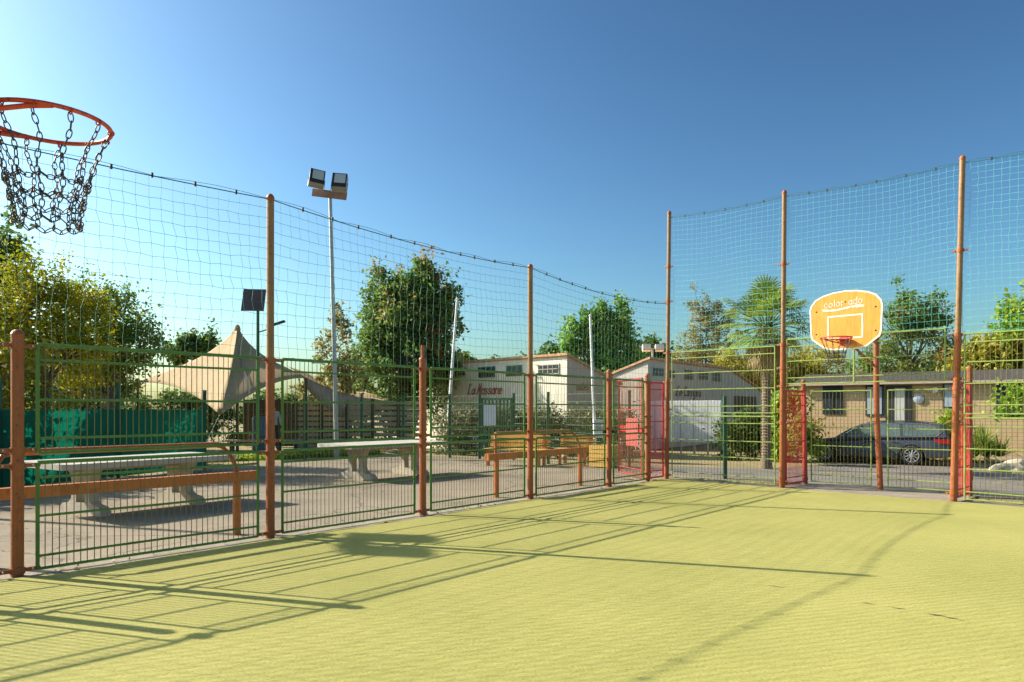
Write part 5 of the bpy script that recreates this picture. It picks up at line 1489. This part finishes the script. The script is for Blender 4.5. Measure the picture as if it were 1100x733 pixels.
# ------------------------------------------------------------------ person under the tent
def person(c, rz):
    t = thing('person', 'person in a pale blue top and dark trousers standing under the tent', 'person', (c.x, c.y, -.02), rz)
    J = {'pel': (0, 0, .92, .13), 'sp': (0, 0, 1.10, .125), 'ch': (0, .0, 1.30, .145), 'nk': (0, 0, 1.46, .055), 'hd': (0, -.015, 1.56, .085), 'ht': (0, -.01, 1.66, .075),
         'sl': (.17, 0, 1.40, .06), 'el': (.24, .02, 1.13, .043), 'wl': (.25, -.07, .90, .03), 'fl': (.25, -.10, .80, .03),
         'sr': (-.17, 0, 1.40, .06), 'er': (-.24, .02, 1.13, .043), 'wr': (-.20, -.18, .98, .03), 'fr': (-.16, -.24, .96, .03),
         'hl': (.09, 0, .88, .09), 'kl': (.11, -.02, .49, .062), 'al': (.12, .02, .09, .042), 'tl': (.13, -.15, .035, .038),
         'hr': (-.09, 0, .88, .09), 'kr': (-.12, -.03, .49, .062), 'ar': (-.13, .0, .09, .042), 'tr': (-.15, -.17, .035, .038)}
    E = [('pel', 'sp'), ('sp', 'ch'), ('ch', 'nk'), ('nk', 'hd'), ('hd', 'ht'), ('ch', 'sl'), ('sl', 'el'), ('el', 'wl'), ('wl', 'fl'), ('ch', 'sr'), ('sr', 'er'), ('er', 'wr'), ('wr', 'fr'), ('pel', 'hl'), ('hl', 'kl'), ('kl', 'al'), ('al', 'tl'), ('pel', 'hr'), ('hr', 'kr'), ('kr', 'ar'), ('ar', 'tr')]
    ks = list(J)
    me = bpy.data.meshes.new('body'); me.from_pydata([J[k][:3] for k in ks], [(ks.index(a), ks.index(b_)) for a, b_ in E], [])
    o = bpy.data.objects.new('body', me); COL.objects.link(o); o.parent = t
    md = o.modifiers.new('skin', 'SKIN')
    if not me.skin_vertices: 
        bm = bmesh.new(); bm.from_mesh(me); bm.verts.layers.skin.verify(); bm.to_mesh(me); bm.free()
    for i, k in enumerate(ks):
        me.skin_vertices[0].data[i].radius = (J[k][3], J[k][3]); me.skin_vertices[0].data[i].use_root = (k == 'pel')
    o.modifiers.new('sub', 'SUBSURF').levels = 2; o.modifiers['sub'].render_levels = 2
    m, n, bs = newmat('person_colours')
    tc = n.nodes.new('ShaderNodeTexCoord'); sp = n.nodes.new('ShaderNodeSeparateXYZ'); n.links.new(tc.outputs['Object'], sp.inputs[0])
    rp = n.nodes.new('ShaderNodeValToRGB'); rp.color_ramp.interpolation = 'CONSTANT'
    for p_, cc in ((0, (.03, .02, .02)), (.045, (.025, .028, .04)), (.535, (.45, .53, .63)), (.845, (.55, .32, .24))):
        e_ = rp.color_ramp.elements.new(p_) if p_ not in (0,) else rp.color_ramp.elements[0]
        e_.position = p_; e_.color = (*cc, 1)
    rp.color_ramp.elements[-1].color = (.55, .32, .24, 1)
    mm = n.nodes.new('ShaderNodeMath'); mm.operation = 'DIVIDE'; mm.inputs[1].default_value = 1.75; n.links.new(sp.outputs[2], mm.inputs[0]); n.links.new(mm.outputs[0], rp.inputs[0])
    n.links.new(rp.outputs[0], bs.inputs['Base Color']); bs.inputs['Roughness'].default_value = .7
    me.materials.append(m)
    MB().lathe([(.02, .11), (.075, .08), (.098, .02), (.095, -.04), (.06, -.08)], (0, .012, 1.625), 12).build('hair', M['hair'], t, smooth=True)
    for s in (-1, 1):
        MB().lathe([(.001, .012), (.011, .006), (.011, -.004), (.001, -.012)], (s * .032, -.098, 1.60), 8).build('eye', M['black'], t)
    MB().tube([(0, -.095, 1.595), (0, -.122, 1.565), (0, -.1, 1.558)], .012, 6).build('nose', M['skin'], t)
    for sx, hx, hy, hz__ in ((1, .25, -.10, .80), (-1, -.16, -.24, .96)):
        b = MB()
        for f_ in range(4):
            b.tube([(hx + (f_ - 1.5) * .018, hy, hz__), (hx + (f_ - 1.5) * .02, hy - .02, hz__ - .05), (hx + (f_ - 1.5) * .02, hy - .0, hz__ - .08 + abs(f_ - 1.5) * .008)], .009, 5)
        b.tube([(hx + sx * .02, hy - .02, hz__ + .02), (hx + sx * -.03, hy - .05, hz__ - .02)], .010, 5)
        b.build('fingers', M['skin'], t)
person(at(294, 27), R(25))

# ------------------------------------------------------------------ car
def car():
    fw = Vector((11.26, 26.0, 0)); rw = Vector((13.43, 24.32, 0))
    d = (rw - fw).normalized(); ang = math.atan2(d.y, d.x)
    n = Vector((d.y, -d.x, 0))
    c = fw - n * .80
    z = gz(c.x, c.y) - .026
    # local: x from front wheel to the rear, -y the side we see
    t = thing('parked_car', 'dark blue-grey estate car parked along the far side of the road', 'car', (c.x, c.y, z), ang)
    WB = 2.75; rW = .335
    def archp(cx, r, n_=9): return [(cx + r * math.cos(R(180 - 180 * k / (n_ - 1))), .30 + r * math.sin(R(180 - 180 * k / (n_ - 1)))) for k in range(n_)]
    low = [(-.95, .38), (-.93, .24), (-.55, .2), (-.39, .22)] + archp(0, .385)[0:] + [(.39, .21), (WB - .39, .22)] + archp(WB, .385) + [(WB + .40, .24), (WB + 1.02, .28), (WB + 1.08, .45), (WB + 1.10, .62), (WB + 1.06, .84), (WB + 1.02, .96),
           (WB + .6, .955), (1.6, .93), (.55, .91), (.15, .86), (-.35, .80), (-.70, .72), (-.90, .60)]
    body = MB()
    def hw(x, zz):
        k = .90
        if x < -.5: k -= .30 * ((-.5 - x) / .45) ** 2
        if x > WB + .6: k -= .12 * ((x - WB - .6) / .5) ** 2
        if zz < .35: k -= .02
        if zz > .75: k -= (zz - .75) * .25
        return k
    A = body.add([(x, -hw(x, zz), zz) for x, zz in low]); Bq = body.add([(x, hw(x, zz), zz) for x, zz in low])
    body.f.append(tuple(A)); body.f.append(tuple(reversed(Bq))); body.quad_strip(A, Bq)
    bo = body.build('body', M['car'], t)
    bv = bo.modifiers.new('bev', 'BEVEL'); bv.width = .03; bv.segments = 3; bv.limit_method = 'ANGLE'; bv.angle_limit = R(35)
    # greenhouse
    gh = [(.30, .88), (.85, 1.22), (1.15, 1.37), (1.6, 1.43), (2.3, 1.44), (3.1, 1.43), (3.55, 1.37), (3.72, 1.25), (WB + 1.03, .94)]
    def ghw(zz): return .86 - (zz - .90) * .36
    b = MB(); A = b.add([(x, -ghw(zz), zz) for x, zz in gh]); Bq = b.add([(x, ghw(zz), zz) for x, zz in gh])
    b.f.append(tuple(A)); b.f.append(tuple(reversed(Bq))); b.quad_strip(A, Bq)
    g = b.build('cabin', M['car'], t)
    bv = g.modifiers.new('bev', 'BEVEL'); bv.width = .035; bv.segments = 3; bv.limit_method = 'ANGLE'; bv.angle_limit = R(30)
    def side(pts, mat, name, par, off=.006):
        for s in (-1, 1):
            b = MB(); b.poly([(x, s * (ghw(zz) + off), zz) for x, zz in pts]); b.build(name, mat, par)
    side([(.62, .965), (.98, 1.20), (1.22, 1.31), (1.42, 1.345), (1.47, .965)], M['carglass'], 'side_window', g)
    side([(1.55, .965), (1.50, 1.352), (1.9, 1.375), (2.35, 1.37), (2.42, .965)], M['carglass'], 'side_window', g)
    side([(2.50, .97), (2.45, 1.365), (3.05, 1.36), (3.4, 1.31), (3.58, 1.17), (3.45, 1.02)], M['carglass'], 'side_window', g)
    for s in (-1, 1):
        b = MB(); b.tube([(x, s * (ghw(zz) + .008), zz) for x, zz in ((.55, .945), (1.5, .945), (2.5, .948), (3.46, .99), (3.63, 1.15), (3.48, 1.31), (3.1, 1.385), (2.4, 1.395), (1.5, 1.375), (1.2, 1.335), (.95, 1.215), (.55, .945))], .014, 5)
        b.build('window_trim', M['chrome'], g)
        b = MB(); b.tube([(1.35, s * .62, 1.41), (1.45, s * .62, 1.455), (2.4, s * .62, 1.475), (3.2, s * .60, 1.42), (3.3, s * .6, 1.37)], .014, 6); b.build('roof_rail', M['black'], g)
    # windscreen, rear screen
    b = MB(); b.poly([(.36, -.74, .925), (.36, .74, .925), (.84, .62, 1.222), (.84, -.62, 1.222)]); 
    b.v = [(x - .012, y, zz + .012) for x, y, zz in b.v]; b.build('windscreen', M['carglass'], g)
    b = MB(); b.poly([(3.735, -.60, 1.22), (3.735, .60, 1.22), (WB + 1.02, .68, .99), (WB + 1.02, -.68, .99)]); b.v = [(x + .012, y, zz + .008) for x, y, zz in b.v]; b.build('rear_screen', M['carglass'], g)
    # sill, doors gaps, handles
    for s in (-1, 1):
        b = MB(); b.box((WB / 2, s * .895, .34), (1.9, .02, .16)); b.build('sill', M['carlow'], bo)
        for x0 in (.55, 1.50, 2.42):
            b = MB(); b.box((x0, s * .903, .64), (.010, .006, .52)); b.build('door_gap', M['black'], bo)
        for x0 in (1.32, 2.2):
            b = MB(); b.box((x0, s * .905, .80), (.17, .03, .028)); b.build('door_handle', M['car'], bo)
        b = MB(); b.box((.68, s * .98, .98), (.12, .2, .13), None, .8); b.build('wing_mirror', M['car'], t)
        b = MB(); b.prism([(-.90, s * .62, .63), (-.52, s * .86, .74), (-.42, s * .885, .72), (-.55, s * .88, .62), (-.88, s * .66, .56)], (-.012, s * .014, .006)); b.build('headlight', M['headl'], t)
        b = MB(); b.prism([(WB + .62, s * .872, .90), (WB + 1.04, s * .79, .90), (WB + 1.09, s * .77, .76), (WB + .78, s * .855, .76)], (.02, s * .02, 0)); b.build('tail_light', M['tail'], t)
    MB().box((-.955, 0, .47), (.03, .9, .2)).build('grille', M['black'], t)
    MB().box((-.965, 0, .33), (.02, .52, .11)).build('number_plate', M['white'], t)
    for x, y, sgn in ((0, -.80, -1), (WB, -.80, -1), (0, .80, 1), (WB, .80, 1)):
        wh = MB().lathe([(.20, -.1), (.30, -.11), (.33, -.08), (rW, 0), (.33, .08), (.30, .11), (.20, .1)], (x, y, rW), 28, axis='Y')
        w_ = wh.build('wheel', M['tyre'], t, smooth=False)
        b = MB(); yo = y + sgn * .105
        b.torus((x, yo + sgn * .008, rW), .222, .016, 28, 6, Matrix.Rotation(R(90), 3, 'X'))
        for k in range(10):
            a = 2 * math.pi * k / 10 + .2
            b.tube([(x + .04 * math.cos(a), yo + sgn * .012, rW + .04 * math.sin(a)), (x + .215 * math.cos(a), yo + sgn * .006, rW + .215 * math.sin(a))], .017, 5)
        b.lathe([(.055, 0), (.05, sgn * .02), (.01, sgn * .025)], (x, yo + sgn * .004, rW), 12, axis='Y')
        b.build('rim', M['rim'], w_)
        MB().lathe([(.21, 0), (.20, sgn * .004)], (x, yo - sgn * .03, rW), 24, axis='Y').build('brake_disc', M['black'], w_)
    MB().box((WB / 2, 0, .42), (3.3, 1.3, .36)).build('underbody', M['black'], t)
car()
